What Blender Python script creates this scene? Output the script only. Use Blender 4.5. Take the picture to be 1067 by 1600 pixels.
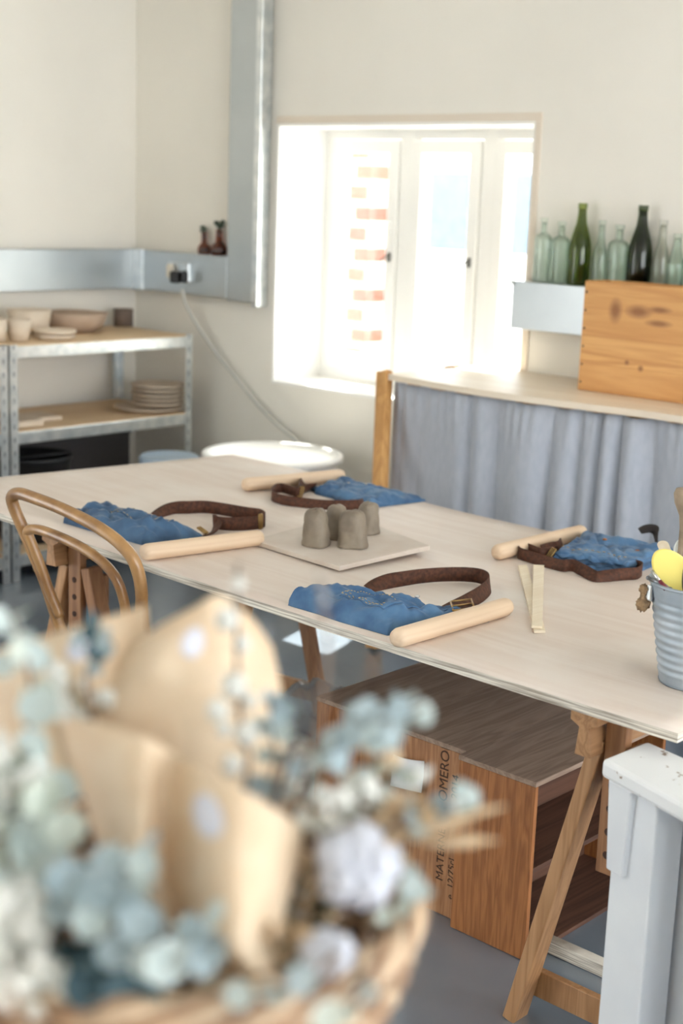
import bpy, bmesh, math, random
import numpy as np
from mathutils import Vector, Matrix, noise as mnoise

for o in list(bpy.data.objects): bpy.data.objects.remove(o)
S = bpy.context.scene
COL = S.collection
PI = math.pi

# ------------------------------------------------------------------ camera
FPX = 2238.6                      # focal length in pixels of the 1067x1600 frame (a 50 mm lens on 36 mm film)
YAW, PITCH, ROLL = -0.74478, 0.21732, 0.035788
EYE = Vector((0, 0, 1.65))
_f = Vector((math.sin(YAW)*math.cos(PITCH), math.cos(YAW)*math.cos(PITCH), -math.sin(PITCH)))
_r0 = Vector((math.cos(YAW), -math.sin(YAW), 0)); _u0 = _r0.cross(_f)
_r = math.cos(ROLL)*_r0 + math.sin(ROLL)*_u0
_u = -math.sin(ROLL)*_r0 + math.cos(ROLL)*_u0
cd = bpy.data.cameras.new('camera'); cam = bpy.data.objects.new('camera', cd); COL.objects.link(cam)
cd.sensor_fit = 'VERTICAL'; cd.sensor_height = 36; cd.sensor_width = 24; cd.lens = FPX/1600*36
cd.clip_start = 0.05; cd.clip_end = 200
cd.dof.use_dof = True; cd.dof.focus_distance = 3.0; cd.dof.aperture_fstop = 3.0; cd.dof.aperture_blades = 0
M = Matrix(((_r.x, _u.x, -_f.x, EYE.x), (_r.y, _u.y, -_f.y, EYE.y), (_r.z, _u.z, -_f.z, EYE.z), (0, 0, 0, 1)))
cam.matrix_world = M
S.camera = cam

# ------------------------------------------------------------------ light
S.view_settings.view_transform = 'Standard'; S.view_settings.look = 'None'
S.view_settings.gamma = 1; S.view_settings.use_curve_mapping = False
S.view_settings.exposure = 1.84
S.cycles.use_denoising = True
S.cycles.max_bounces = 10; S.cycles.diffuse_bounces = 6; S.cycles.transparent_max_bounces = 16
S.cycles.caustics_reflective = False; S.cycles.caustics_refractive = False
S.cycles.sample_clamp_indirect = 8
w = bpy.data.worlds.new('sky'); S.world = w; w.use_nodes = True
bg = w.node_tree.nodes['Background']; bg.inputs[0].default_value = (0.935, 0.97, 1.0, 1); bg.inputs[1].default_value = 2.3
sun = bpy.data.lights.new('sun', 'SUN'); sun.energy = 11; sun.angle = 0.009; sun.color = (1, .95, .86)
so = bpy.data.objects.new('sun', sun); COL.objects.link(so)
so.rotation_euler = Vector((0.3, -1.0, -1.55)).to_track_quat('-Z', 'Y').to_euler(); so.location = (-6, 9, 8)

# ------------------------------------------------------------------ measuring helpers: where a sight line meets a plane of the room
def ray(px, py): return _f + _r*((px-533.5)/FPX) - _u*((py-800)/FPX)
def PZ(px, py, z): d = ray(px, py); return EYE + d*((z-EYE.z)/d.z)
def PY(px, py, y): d = ray(px, py); return EYE + d*(y/d.y)
def PX(px, py, x): d = ray(px, py); return EYE + d*(x/d.x)
def FD(px, py, dep): return EYE + ray(px, py)*dep
# the sheet of ply on the trestles is warped: its front left corner lifts, its rear edge sags
TX0, TY0, TL, TW = -3.605, 2.130, 2.44, 1.22
def sst(a): a = min(max(a, 0), 1); return a*a*(3-2*a)
def tz(x, y):
    u = (x-TX0)/TL; v = (y-TY0-(x-TX0)*.0098)/TW
    u = min(max(u, 0), 1); v = min(max(v, 0), 1)
    fr = .05*(1-u)**2
    bk = .006 - .028*sst((u-.05)/.42) + .010*sst((u-.6)/.4)
    return .75 + fr*(1-v) + bk*v
def PT(px, py, h=0.0):
    z = .75
    for i in range(6):
        p = PZ(px, py, z+h); z = tz(p.x, p.y)
    return PZ(px, py, z+h)

# ------------------------------------------------------------------ object helpers
WL = {}
def link(o): COL.objects.link(o); return o
def props(o, label, cat, group=None, kind=None):
    if label: o['label'] = label
    if cat: o['category'] = cat
    if group: o['group'] = group
    if kind: o['kind'] = kind
    return o
def thing(name, label, cat, loc, group=None):
    o = bpy.data.objects.new(name, None); link(o); o.empty_display_size = .05
    o.location = loc; WL[o.name] = Vector(loc)
    return props(o, label, cat, group)

class MB:
    def __init__(s): s.bm = bmesh.new()
    def mark(s): return set(s.bm.verts)
    def box(s, a, b, bev=0.0, mi=0, rot=None, piv=None, seg=2):
        a = Vector(a); b = Vector(b); c = (a+b)/2; d = b-a
        t = bmesh.new(); bmesh.ops.create_cube(t, size=1)
        for v in t.verts: v.co = Vector((v.co.x*abs(d.x), v.co.y*abs(d.y), v.co.z*abs(d.z)))
        if bev > 0: bmesh.ops.bevel(t, geom=list(t.edges), offset=bev, segments=seg, affect='EDGES', profile=.5)
        m = Matrix.Translation(c)
        if rot is not None:
            pv = Vector(piv) if piv is not None else c
            m = Matrix.Translation(pv) @ rot.to_4x4() @ Matrix.Translation(c-pv)
        t.transform(m); s.add(t, mi); return s
    def add(s, t, mi=0, smooth=None):
        vm = {}
        for v in t.verts: vm[v] = s.bm.verts.new(v.co)
        for f in t.faces:
            try:
                g = s.bm.faces.new([vm[v] for v in f.verts]); g.material_index = mi if mi is not None else f.material_index
                g.smooth = f.smooth if smooth is None else smooth
            except ValueError: pass
        t.free()
    def bar(s, p, q, wx, wy, side=(0, 0, 1), bev=0.0, mi=0):
        p = Vector(p); q = Vector(q); z = (q-p); L = z.length; z.normalize()
        x = Vector(side).cross(z)
        if x.length < 1e-4: x = Vector((1, 0, 0)).cross(z)
        x.normalize(); y = z.cross(x)
        t = bmesh.new(); bmesh.ops.create_cube(t, size=1)
        for v in t.verts: v.co = Vector((v.co.x*wx, v.co.y*wy, v.co.z*L))
        if bev > 0: bmesh.ops.bevel(t, geom=list(t.edges), offset=bev, segments=2, affect='EDGES', profile=.5)
        m = Matrix(((x.x, y.x, z.x, 0), (x.y, y.y, z.y, 0), (x.z, y.z, z.z, 0), (0, 0, 0, 1)))
        t.transform(Matrix.Translation((p+q)/2) @ m); s.add(t, mi); return s
    def prism(s, pts, off, mi=0, bev=0.0):
        off = Vector(off); t = bmesh.new()
        a = [t.verts.new(Vector(p)) for p in pts]; b = [t.verts.new(Vector(p)+off) for p in pts]
        n = len(a); t.faces.new(a); t.faces.new(b[::-1])
        for i in range(n): t.faces.new((a[i], b[i], b[(i+1) % n], a[(i+1) % n]))
        bmesh.ops.recalc_face_normals(t, faces=t.faces)
        if bev > 0: bmesh.ops.bevel(t, geom=list(t.edges), offset=bev, segments=2, affect='EDGES', profile=.5)
        s.add(t, mi); return s
    def tube(s, pts, rad, n=10, mi=0, cap=True, closed=False, flat=1.0):
        pts = [Vector(p) for p in pts]; N = len(pts)
        if not hasattr(rad, '__len__'): rad = [rad]*N
        rings = []; up = None
        for i, p in enumerate(pts):
            if closed: t = pts[(i+1) % N]-pts[i-1]
            else: t = pts[min(i+1, N-1)]-pts[max(i-1, 0)]
            if t.length < 1e-9: t = Vector((0, 0, 1))
            t.normalize()
            if up is None: up = Vector((0, 0, 1)) if abs(t.z) < .9 else Vector((1, 0, 0))
            x = up - t*up.dot(t)
            if x.length < 1e-6: x = Vector((1, 0, 0))-t*t.x
            x.normalize(); y = t.cross(x); up = x
            rings.append([s.bm.verts.new(p + (x*math.cos(a)*flat + y*math.sin(a))*rad[i]) for a in [2*PI*k/n for k in range(n)]])
        for i in range(N if closed else N-1):
            A, B = rings[i], rings[(i+1) % N]
            for k in range(n):
                f = s.bm.faces.new((A[k], A[(k+1) % n], B[(k+1) % n], B[k])); f.smooth = True; f.material_index = mi
        if cap and not closed:
            for R_, rv in ((rings[0], True), (rings[-1], False)):
                try: f = s.bm.faces.new(R_[::-1] if rv else R_); f.material_index = mi
                except ValueError: pass
        return s
    def lathe(s, prof, c=(0, 0, 0), n=28, mi=0, sx=1.0, sy=1.0, fn=None, ax=None, smooth=True):
        c = Vector(c); rings = []
        for (r, z) in prof:
            if r < 1e-6:
                rings.append([s.bm.verts.new(c+Vector((0, 0, z)))])
            else:
                ring = []
                for k in range(n):
                    a = 2*PI*k/n; p = Vector((r*math.cos(a)*sx, r*math.sin(a)*sy, z))
                    if fn: p = fn(p, a)
                    ring.append(s.bm.verts.new(c+p))
                rings.append(ring)
        for A, B in zip(rings, rings[1:]):
            for k in range(n):
                if len(A) == 1 and len(B) == 1: continue
                if len(A) == 1: vs = (A[0], B[(k+1) % n], B[k])
                elif len(B) == 1: vs = (A[k], A[(k+1) % n], B[0])
                else: vs = (A[k], A[(k+1) % n], B[(k+1) % n], B[k])
                try: f = s.bm.faces.new(vs); f.smooth = smooth; f.material_index = mi
                except ValueError: pass
        return s
    def grid(s, P, th=0.0, mi=0, nrm=None, smooth=True):
        """P: rows of points; th > 0 closes it into a sheet of that thickness"""
        R_, C_ = len(P), len(P[0])
        t = bmesh.new()
        V = [[t.verts.new(Vector(p)) for p in row] for row in P]
        for i in range(R_-1):
            for j in range(C_-1):
                f = t.faces.new((V[i][j], V[i][j+1], V[i+1][j+1], V[i+1][j])); f.smooth = smooth
        if th > 0:
            t.normal_update()
            N_ = [[V[i][j].normal.copy() for j in range(C_)] for i in range(R_)]
            W_ = [[t.verts.new(V[i][j].co-N_[i][j]*th) for j in range(C_)] for i in range(R_)]
            for i in range(R_-1):
                for j in range(C_-1):
                    f = t.faces.new((W_[i][j], W_[i+1][j], W_[i+1][j+1], W_[i][j+1])); f.smooth = smooth
            for i in range(R_-1):
                t.faces.new((V[i][0], V[i+1][0], W_[i+1][0], W_[i][0])); t.faces.new((V[i+1][-1], V[i][-1], W_[i][-1], W_[i+1][-1]))
            for j in range(C_-1):
                t.faces.new((V[0][j+1], V[0][j], W_[0][j], W_[0][j+1])); t.faces.new((V[-1][j], V[-1][j+1], W_[-1][j+1], W_[-1][j]))
        s.add(t, mi); return s
    def ball(s, c, r, mi=0, sub=2, sc=(1, 1, 1), rough=0.0, freq=8, rot=None):
        t = bmesh.new(); bmesh.ops.create_icosphere(t, subdivisions=sub, radius=1)
        c = Vector(c)
        for v in t.verts:
            d = v.co.copy(); k = 1+rough*mnoise.noise(d*freq*.25+c*37)
            v.co = Vector((d.x*r*sc[0], d.y*r*sc[1], d.z*r*sc[2]))*k
            if rot is not None: v.co = rot @ v.co
            v.co += c
        for f in t.faces: f.smooth = True
        s.add(t, mi); return s
    def build(s, name, mat, parent=None, loc=None, fix=True):
        me = bpy.data.meshes.new(name)
        o = bpy.data.objects.new(name, me); link(o)
        wl = Vector((0, 0, 0))
        if parent is not None:
            o.parent = parent; wl = WL[parent.name]
        elif loc is not None:
            wl = Vector(loc); o.location = wl
        if fix: bmesh.ops.recalc_face_normals(s.bm, faces=s.bm.faces)
        s.bm.transform(Matrix.Translation(-wl)); s.bm.to_mesh(me); s.bm.free()
        WL[o.name] = wl if parent is not None or loc is not None else Vector((0, 0, 0))
        for m in (mat if isinstance(mat, (list, tuple)) else [mat]): me.materials.append(m)
        return o
def cat(pts, n=8, closed=False):
    """Catmull-Rom through pts (tuples of any length)"""
    P = [np.array(p, float) for p in pts]; N = len(P); out = []
    segs = N if closed else N-1
    for i in range(segs):
        p1, p2 = P[i], P[(i+1) % N]
        p0 = P[i-1] if (closed or i > 0) else 2*p1-p2
        p3 = P[(i+2) % N] if (closed or i+2 < N) else 2*p2-p1
        for k in range(n):
            t = k/n
            out.append(.5*((2*p1)+(-p0+p2)*t+(2*p0-5*p1+4*p2-p3)*t*t+(-p0+3*p1-3*p2+p3)*t**3))
    if not closed: out.append(P[-1])
    return out
def surf(ctrl, nu=6, nv=6):
    """smooth surface through a control grid of 3-vectors -> rows of points"""
    rows = [cat(r, nu) for r in ctrl]
    cols = [cat([r[j] for r in rows], nv) for j in range(len(rows[0]))]
    return [[Vector(cols[j][i]) for j in range(len(cols))] for i in range(len(cols[0]))]

# ------------------------------------------------------------------ materials
def lin(c): return tuple(((v/255)/12.92 if v/255 <= .04045 else ((v/255+.055)/1.055)**2.4) for v in c)
MATS = {}
def mat(name, rgb, rough=.6, metal=0.0, var=.0, vscale=8, vstretch=(1, 1, 1), bump=0.0, bscale=60, rgb2=None, spec=.5, sheen=0.0, coat=0.0, detail=4, lo=.35, hi=.65, bstretch=(1, 1, 1), bdist=.002, trans=0.0, ss=0.0):
    if name in MATS: return MATS[name]
    m = bpy.data.materials.new(name); m.use_nodes = True; nt = m.node_tree; L = nt.links
    b = nt.nodes['Principled BSDF']
    c1 = lin(rgb)+(1,)
    b.inputs['Base Color'].default_value = c1; b.inputs['Roughness'].default_value = rough; b.inputs['Metallic'].default_value = metal
    b.inputs['Specular IOR Level'].default_value = spec
    if sheen: b.inputs['Sheen Weight'].default_value = sheen
    if coat: b.inputs['Coat Weight'].default_value = coat; b.inputs['Coat Roughness'].default_value = .15
    if trans: b.inputs['Transmission Weight'].default_value = trans
    tc = nt.nodes.new('ShaderNodeTexCoord')
    if rgb2 is not None or var:
        if rgb2 is None: rgb2 = tuple(max(0, min(255, v*(1-var))) for v in rgb)
        mp = nt.nodes.new('ShaderNodeMapping'); mp.inputs['Scale'].default_value = vstretch; L.new(tc.outputs['Object'], mp.inputs[0])
        n = nt.nodes.new('ShaderNodeTexNoise'); n.inputs['Scale'].default_value = vscale; n.inputs['Detail'].default_value = detail; L.new(mp.outputs[0], n.inputs['Vector'])
        r = nt.nodes.new('ShaderNodeValToRGB'); r.color_ramp.elements[0].position = lo; r.color_ramp.elements[1].position = hi
        r.color_ramp.elements[0].color = lin(rgb2)+(1,); r.color_ramp.elements[1].color = c1
        L.new(n.outputs['Fac'], r.inputs[0]); L.new(r.outputs[0], b.inputs['Base Color'])
    if bump:
        mp2 = nt.nodes.new('ShaderNodeMapping'); mp2.inputs['Scale'].default_value = bstretch; L.new(tc.outputs['Object'], mp2.inputs[0])
        n2 = nt.nodes.new('ShaderNodeTexNoise'); n2.inputs['Scale'].default_value = bscale; n2.inputs['Detail'].default_value = 4; L.new(mp2.outputs[0], n2.inputs['Vector'])
        bp = nt.nodes.new('ShaderNodeBump'); bp.inputs['Strength'].default_value = bump; bp.inputs['Distance'].default_value = bdist
        L.new(n2.outputs['Fac'], bp.inputs['Height']); L.new(bp.outputs[0], b.inputs['Normal'])
    MATS[name] = m; return m
def wood(name, light, dark, axis=0, scale=1.0, rough=.5, contrast=1.0, bump=.15, blotch=None, planks=None, knots=(), coat=0.0):
    """grain runs along the given axis; planks=(axis, width) tints boards; knots=[(x,y,z,r)] object coordinates"""
    if name in MATS: return MATS[name]
    m = bpy.data.materials.new(name); m.use_nodes = True; nt = m.node_tree; L = nt.links; N = nt.nodes.new
    b = nt.nodes['Principled BSDF']; b.inputs['Roughness'].default_value = rough
    if coat: b.inputs['Coat Weight'].default_value = coat
    tc = N('ShaderNodeTexCoord'); mp = N('ShaderNodeMapping')
    sc = [14*scale]*3; sc[axis] = .9*scale; mp.inputs['Scale'].default_value = sc; L.new(tc.outputs['Object'], mp.inputs[0])
    src = mp.outputs[0]
    n1 = N('ShaderNodeTexNoise'); n1.inputs['Scale'].default_value = 1.3; n1.inputs['Detail'].default_value = 3; n1.inputs['Distortion'].default_value = .6; L.new(src, n1.inputs['Vector'])
    wv = N('ShaderNodeMath'); wv.operation = 'MULTIPLY'; wv.inputs[1].default_value = 9; L.new(n1.outputs['Fac'], wv.inputs[0])
    fr = N('ShaderNodeMath'); fr.operation = 'PINGPONG'; fr.inputs[1].default_value = 1; L.new(wv.outputs[0], fr.inputs[0])
    n2 = N('ShaderNodeTexNoise'); n2.inputs['Scale'].default_value = 11; n2.inputs['Detail'].default_value = 3; L.new(src, n2.inputs['Vector'])
    mx = N('ShaderNodeMix'); mx.inputs[0].default_value = .4; L.new(fr.outputs[0], mx.inputs[2]); L.new(n2.outputs['Fac'], mx.inputs[3])
    r = N('ShaderNodeValToRGB'); r.color_ramp.elements[0].position = .5-.38/contrast; r.color_ramp.elements[1].position = .5+.3/contrast
    r.color_ramp.elements[0].color = lin(dark)+(1,); r.color_ramp.elements[1].color = lin(light)+(1,)
    L.new(mx.outputs[0], r.inputs[0]); out = r.outputs[0]
    def mixc(fac, colr, mode='MIX'):
        nonlocal out
        k = N('ShaderNodeMix'); k.data_type = 'RGBA'; k.blend_type = mode
        L.new(fac, k.inputs[0]); L.new(out, k.inputs[6]); k.inputs[7].default_value = lin(colr)+(1,); out = k.outputs[2]
    if planks:
        pa, pw, tint = planks
        sx = N('ShaderNodeSeparateXYZ'); L.new(tc.outputs['Object'], sx.inputs[0])
        d = N('ShaderNodeMath'); d.operation = 'DIVIDE'; d.inputs[1].default_value = pw; L.new(sx.outputs[pa], d.inputs[0])
        fl = N('ShaderNodeMath'); fl.operation = 'FLOOR'; L.new(d.outputs[0], fl.inputs[0])
        wn = N('ShaderNodeTexWhiteNoise'); wn.noise_dimensions = '1D'; L.new(fl.outputs[0], wn.inputs['W'])
        s5 = N('ShaderNodeMath'); s5.operation = 'MULTIPLY'; s5.inputs[1].default_value = .55; L.new(wn.outputs['Value'], s5.inputs[0])
        mixc(s5.outputs[0], tint)
        fc = N('ShaderNodeMath'); fc.operation = 'FRACT'; L.new(d.outputs[0], fc.inputs[0])
        lt = N('ShaderNodeMath'); lt.operation = 'LESS_THAN'; lt.inputs[1].default_value = .025; L.new(fc.outputs[0], lt.inputs[0])
        l2 = N('ShaderNodeMath'); l2.operation = 'MULTIPLY'; l2.inputs[1].default_value = .6; L.new(lt.outputs[0], l2.inputs[0])
        mixc(l2.outputs[0], dark)
    if blotch:
        colb, bs, lo, hi = blotch
        nb = N('ShaderNodeTexNoise'); nb.inputs['Scale'].default_value = bs; nb.inputs['Detail'].default_value = 5; L.new(tc.outputs['Object'], nb.inputs['Vector'])
        rb = N('ShaderNodeMapRange'); rb.inputs[1].default_value = lo; rb.inputs[2].default_value = hi; L.new(nb.outputs['Fac'], rb.inputs[0])
        mixc(rb.outputs[0], colb)
    for kx, ky, kz, kr, st in knots:
        vm = N('ShaderNodeVectorMath'); vm.operation = 'SUBTRACT'; L.new(tc.outputs['Object'], vm.inputs[0]); vm.inputs[1].default_value = (kx, ky, kz)
        vs = N('ShaderNodeVectorMath'); vs.operation = 'MULTIPLY'; L.new(vm.outputs[0], vs.inputs[0]); vs.inputs[1].default_value = st
        ln = N('ShaderNodeVectorMath'); ln.operation = 'LENGTH'; L.new(vs.outputs[0], ln.inputs[0])
        rg = N('ShaderNodeMapRange'); rg.inputs[1].default_value = kr; rg.inputs[2].default_value = kr*.3; L.new(ln.outputs['Value'], rg.inputs[0])
        sc_ = N('ShaderNodeMath'); sc_.operation = 'MULTIPLY'; sc_.inputs[1].default_value = .75; L.new(rg.outputs[0], sc_.inputs[0])
        mixc(sc_.outputs[0], (120, 66, 30))
    L.new(out, b.inputs['Base Color'])
    if bump:
        bp = N('ShaderNodeBump'); bp.inputs['Strength'].default_value = bump; bp.inputs['Distance'].default_value = .002
        L.new(mx.outputs[0], bp.inputs['Height']); L.new(bp.outputs[0], b.inputs['Normal'])
    MATS[name] = m; return m
def glass(name, tint, gloss=.06, rough=.02, dens=1.0):
    """thin sheet: lets light straight through, tinted, with a clear reflection that grows towards grazing angles"""
    if name in MATS: return MATS[name]
    m = bpy.data.materials.new(name); m.use_nodes = True; nt = m.node_tree; L = nt.links; N = nt.nodes.new
    nt.nodes.remove(nt.nodes['Principled BSDF'])
    t = N('ShaderNodeBsdfTransparent'); t.inputs[0].default_value = lin(tint)+(1,)
    g = N('ShaderNodeBsdfGlossy'); g.inputs['Roughness'].default_value = rough
    fr = N('ShaderNodeLayerWeight'); fr.inputs[0].default_value = .35
    mr = N('ShaderNodeMapRange'); mr.inputs[3].default_value = gloss; mr.inputs[4].default_value = .4; L.new(fr.outputs['Fresnel'], mr.inputs[0])
    mx = N('ShaderNodeMixShader'); L.new(mr.outputs[0], mx.inputs[0]); L.new(t.outputs[0], mx.inputs[1]); L.new(g.outputs[0], mx.inputs[2])
    L.new(mx.outputs[0], nt.nodes['Material Output'].inputs[0])
    MATS[name] = m; return m
def leafm(name, rgb, rgb2, tr=.35):
    """leaf, petal or paper: diffuse with light passing through"""
    if name in MATS: return MATS[name]
    m = bpy.data.materials.new(name); m.use_nodes = True; nt = m.node_tree; L = nt.links; N = nt.nodes.new
    b = nt.nodes['Principled BSDF']; b.inputs['Roughness'].default_value = .6
    tc = N('ShaderNodeTexCoord'); n = N('ShaderNodeTexNoise'); n.inputs['Scale'].default_value = 25; L.new(tc.outputs['Object'], n.inputs['Vector'])
    r = N('ShaderNodeValToRGB'); r.color_ramp.elements[0].position = .35; r.color_ramp.elements[1].position = .65
    r.color_ramp.elements[0].color = lin(rgb2)+(1,); r.color_ramp.elements[1].color = lin(rgb)+(1,); L.new(n.outputs['Fac'], r.inputs[0]); L.new(r.outputs[0], b.inputs['Base Color'])
    t = N('ShaderNodeBsdfTranslucent'); L.new(r.outputs[0], t.inputs[0])
    mx = N('ShaderNodeMixShader'); mx.inputs[0].default_value = tr; L.new(b.outputs[0], mx.inputs[1]); L.new(t.outputs[0], mx.inputs[2])
    L.new(mx.outputs[0], nt.nodes['Material Output'].inputs[0])
    MATS[name] = m; return m

m_wall = mat('plaster', (241, 237, 228), .9, bump=.12, bscale=22, var=.02, vscale=1.5)
m_white = mat('white_gloss_paint', (244, 243, 240), .4)
m_floor = mat('grey_floor_paint', (122, 132, 143), .2, rgb2=(112, 123, 135), vscale=3, bump=.03, bscale=8, coat=.5)
_b = m_floor.node_tree.nodes['Principled BSDF']; _b.inputs['IOR'].default_value = 1.9; _b.inputs['Coat Roughness'].default_value = .12
m_galv = mat('galvanised_steel', (232, 235, 236), .30, .95, rgb2=(202, 209, 213), vscale=18, detail=6, bump=.04, bscale=30)
m_trunk = mat('galvanised_trunking', (194, 200, 203), .36, .95, rgb2=(184, 191, 195), vscale=3)
m_ply = wood('birch_ply_face', (226, 214, 204), (216, 200, 188), 0, .55, .5, .7, .02, blotch=((230, 222, 214), 3.0, .5, .75))
def ply_edge(name):
    m = bpy.data.materials.new(name); m.use_nodes = True; nt = m.node_tree; L = nt.links; N = nt.nodes.new
    b = nt.nodes['Principled BSDF']; b.inputs['Roughness'].default_value = .8
    tc = N('ShaderNodeTexCoord'); n = N('ShaderNodeTexNoise'); n.inputs['Scale'].default_value = 30; n.inputs['Detail'].default_value = 5
    mp = N('ShaderNodeMapping'); mp.inputs['Scale'].default_value = (.25, .25, 9); L.new(tc.outputs['Object'], mp.inputs[0]); L.new(mp.outputs[0], n.inputs['Vector'])
    r = N('ShaderNodeValToRGB'); r.color_ramp.elements[0].position = .36; r.color_ramp.elements[1].position = .6
    r.color_ramp.elements[0].color = lin((150, 140, 128))+(1,); r.color_ramp.elements[1].color = lin((226, 220, 208))+(1,)
    L.new(n.outputs['Fac'], r.inputs[0]); L.new(r.outputs[0], b.inputs['Base Color']); return m
m_plyedge = ply_edge('birch_ply_edge')
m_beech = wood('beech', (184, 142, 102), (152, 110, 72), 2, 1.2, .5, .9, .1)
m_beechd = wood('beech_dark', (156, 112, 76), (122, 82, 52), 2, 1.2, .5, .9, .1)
m_beechy = wood('beech_beam', (178, 136, 96), (144, 104, 68), 1, 1.2, .5, .9, .1)
m_pin = wood('rolling_pin_beech', (228, 204, 176), (216, 188, 158), 1, 1.0, .5, .7, .03)
m_denim = mat('denim', (84, 123, 161), .85, rgb2=(42, 78, 118), vscale=15, detail=6, bump=.35, bscale=420, lo=.3, hi=.7, sheen=.15, bdist=.0008)
m_denimd = mat('denim_dark', (72, 106, 140), .85, rgb2=(38, 66, 98), vscale=15, detail=6, bump=.35, bscale=420, lo=.3, hi=.7, sheen=.15, bdist=.0008)
m_strap = mat('brown_webbing', (92, 54, 37), .8, rgb2=(62, 36, 24), vscale=120, bump=.3, bscale=500, bdist=.0006)
m_brass = mat('aged_brass', (170, 140, 92), .35, .9)
m_silver = mat('nickel', (220, 220, 218), .25, .95)
m_copper = mat('copper_rivet', (190, 118, 62), .35, .8)
m_stitch = mat('tan_thread', (196, 170, 120), .8)
m_clay = mat('wet_clay', (146, 134, 118), .6, rgb2=(118, 106, 92), vscale=14, bump=.5, bscale=26, bdist=.004)
m_bisque = mat('bisque_clay', (222, 208, 190), .85, rgb2=(210, 194, 174), vscale=6)
m_bisqued = mat('bisque_clay_dark', (190, 168, 148), .85, rgb2=(172, 150, 130), vscale=6)
m_greyclay = mat('dark_clay', (116, 100, 90), .85, var=.12)
m_black = mat('black_plastic', (28, 29, 33), .5)
m_dark = mat('dark_bag', (38, 36, 38), .6, var=.3)
m_zinc = mat('zinc', (172, 182, 192), .5, .3, rgb2=(150, 162, 174), vscale=16, detail=6)
m_rope = mat('jute', (172, 142, 108), .95, var=.25, vscale=80, bump=.5, bscale=200)
m_bluelid = mat('pale_blue_plastic', (186, 206, 226), .4)
m_tub = mat('white_plastic', (244, 244, 242), .4)
m_curtain = mat('blue_grey_linen', (182, 187, 198), .95, rgb2=(174, 180, 192), vscale=60, vstretch=(1, 1, .4), bump=.25, bscale=300, bdist=.001, sheen=.2)
m_crate = wood('pine_box', (226, 176, 112), (188, 130, 70), 0, .7, .5, .8, .06, planks=(2, .0955, (204, 146, 84)), knots=((.22, 0, .288, .06, (1, 0, 2.2)), (.30, 0, .30, .03, (.55, 0, 2.2)), (.30, 0, .255, .03, (.5, 0, 2)), (.13, 0, .285, .05, (1.6, 0, 1)), (.19, 0, .115, .012, (1, 0, 1)), (.245, 0, .10, .014, (1, 0, 1))))
m_crate1 = wood('wine_case_front', (168, 110, 62), (128, 78, 40), 2, 2.6, .6, .9, .15)
m_crate2 = wood('wine_case_middle', (176, 128, 88), (140, 94, 60), 2, 2.6, .6, .9, .15)
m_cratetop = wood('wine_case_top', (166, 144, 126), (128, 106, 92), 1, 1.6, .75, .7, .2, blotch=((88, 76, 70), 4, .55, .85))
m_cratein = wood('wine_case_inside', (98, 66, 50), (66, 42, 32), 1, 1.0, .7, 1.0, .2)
m_ink = mat('black_ink', (66, 46, 36), .9)
m_paper = mat('white_paper', (236, 238, 240), .8)
m_stool = mat('chipped_white_paint', (226, 230, 234), .5, rgb2=(218, 222, 228), vscale=5, bump=.3, bscale=14, bdist=.004)
def chipped(name):
    m = bpy.data.materials.new(name); m.use_nodes = True; nt = m.node_tree; L = nt.links; N = nt.nodes.new
    b = nt.nodes['Principled BSDF']; b.inputs['Roughness'].default_value = .5
    tc = N('ShaderNodeTexCoord'); n = N('ShaderNodeTexNoise'); n.inputs['Scale'].default_value = 28; n.inputs['Detail'].default_value = 6; n.inputs['Roughness'].default_value = .65; L.new(tc.outputs['Object'], n.inputs['Vector'])
    r = N('ShaderNodeValToRGB'); r.color_ramp.elements[0].position = .36; r.color_ramp.elements[1].position = .385
    r.color_ramp.elements[0].color = lin((150, 132, 118))+(1,); r.color_ramp.elements[1].color = lin((232, 234, 236))+(1,)
    L.new(n.outputs['Fac'], r.inputs[0]); L.new(r.outputs[0], b.inputs['Base Color'])
    bp = N('ShaderNodeBump'); bp.inputs['Strength'].default_value = .4; bp.inputs['Distance'].default_value = .003; L.new(r.outputs[0], bp.inputs['Height']); L.new(bp.outputs[0], b.inputs['Normal'])
    return m
m_chip = chipped('worn_white_paint')
m_bent = mat('bentwood', (176, 134, 84), .36, rgb2=(124, 84, 42), vscale=16, vstretch=(1, 1, .6), detail=9, coat=.4, bump=.15, bscale=90)
m_oak = wood('honey_wood', (214, 164, 102), (184, 132, 74), 2, 1.0, .5, .8, .08)
m_shelfwood = wood('chipboard', (224, 200, 166), (206, 178, 142), 1, .8, .75, .7, .02)
m_bench = wood('bench_ply', (240, 228, 210), (230, 214, 192), 0, .5, .45, .7, .02)
m_slat = wood('pale_slat', (240, 228, 206), (228, 212, 186), 1, 1.0, .6, .7, .03)
m_kraft = leafm('kraft_paper', (238, 220, 194), (230, 208, 178), .3)
m_sticker = mat('sticker_white', (216, 217, 228), .6)
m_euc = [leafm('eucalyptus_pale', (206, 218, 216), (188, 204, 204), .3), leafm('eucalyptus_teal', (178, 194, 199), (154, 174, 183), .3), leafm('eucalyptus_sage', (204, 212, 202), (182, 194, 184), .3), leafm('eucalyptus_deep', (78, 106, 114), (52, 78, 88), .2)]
m_stem = mat('stem_brown', (132, 112, 96), .8, var=.2)
m_stemg = mat('stem_green', (122, 132, 112), .8, var=.2)
m_petal = leafm('white_petal', (244, 244, 240), (226, 228, 222), .3)
m_cotton = leafm('cotton_fluff', (228, 230, 238), (216, 219, 230), .3)
m_bract = mat('dry_bract', (120, 78, 52), .85, var=.3)
m_straw = leafm('straw', (226, 204, 172), (206, 180, 144), .3)
m_willow = mat('willow', (176, 146, 118), .7, rgb2=(136, 108, 86), vscale=30, bump=.3, bscale=60)
m_willowl = mat('willow_light', (222, 196, 166), .7, var=.2, vscale=30)
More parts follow.
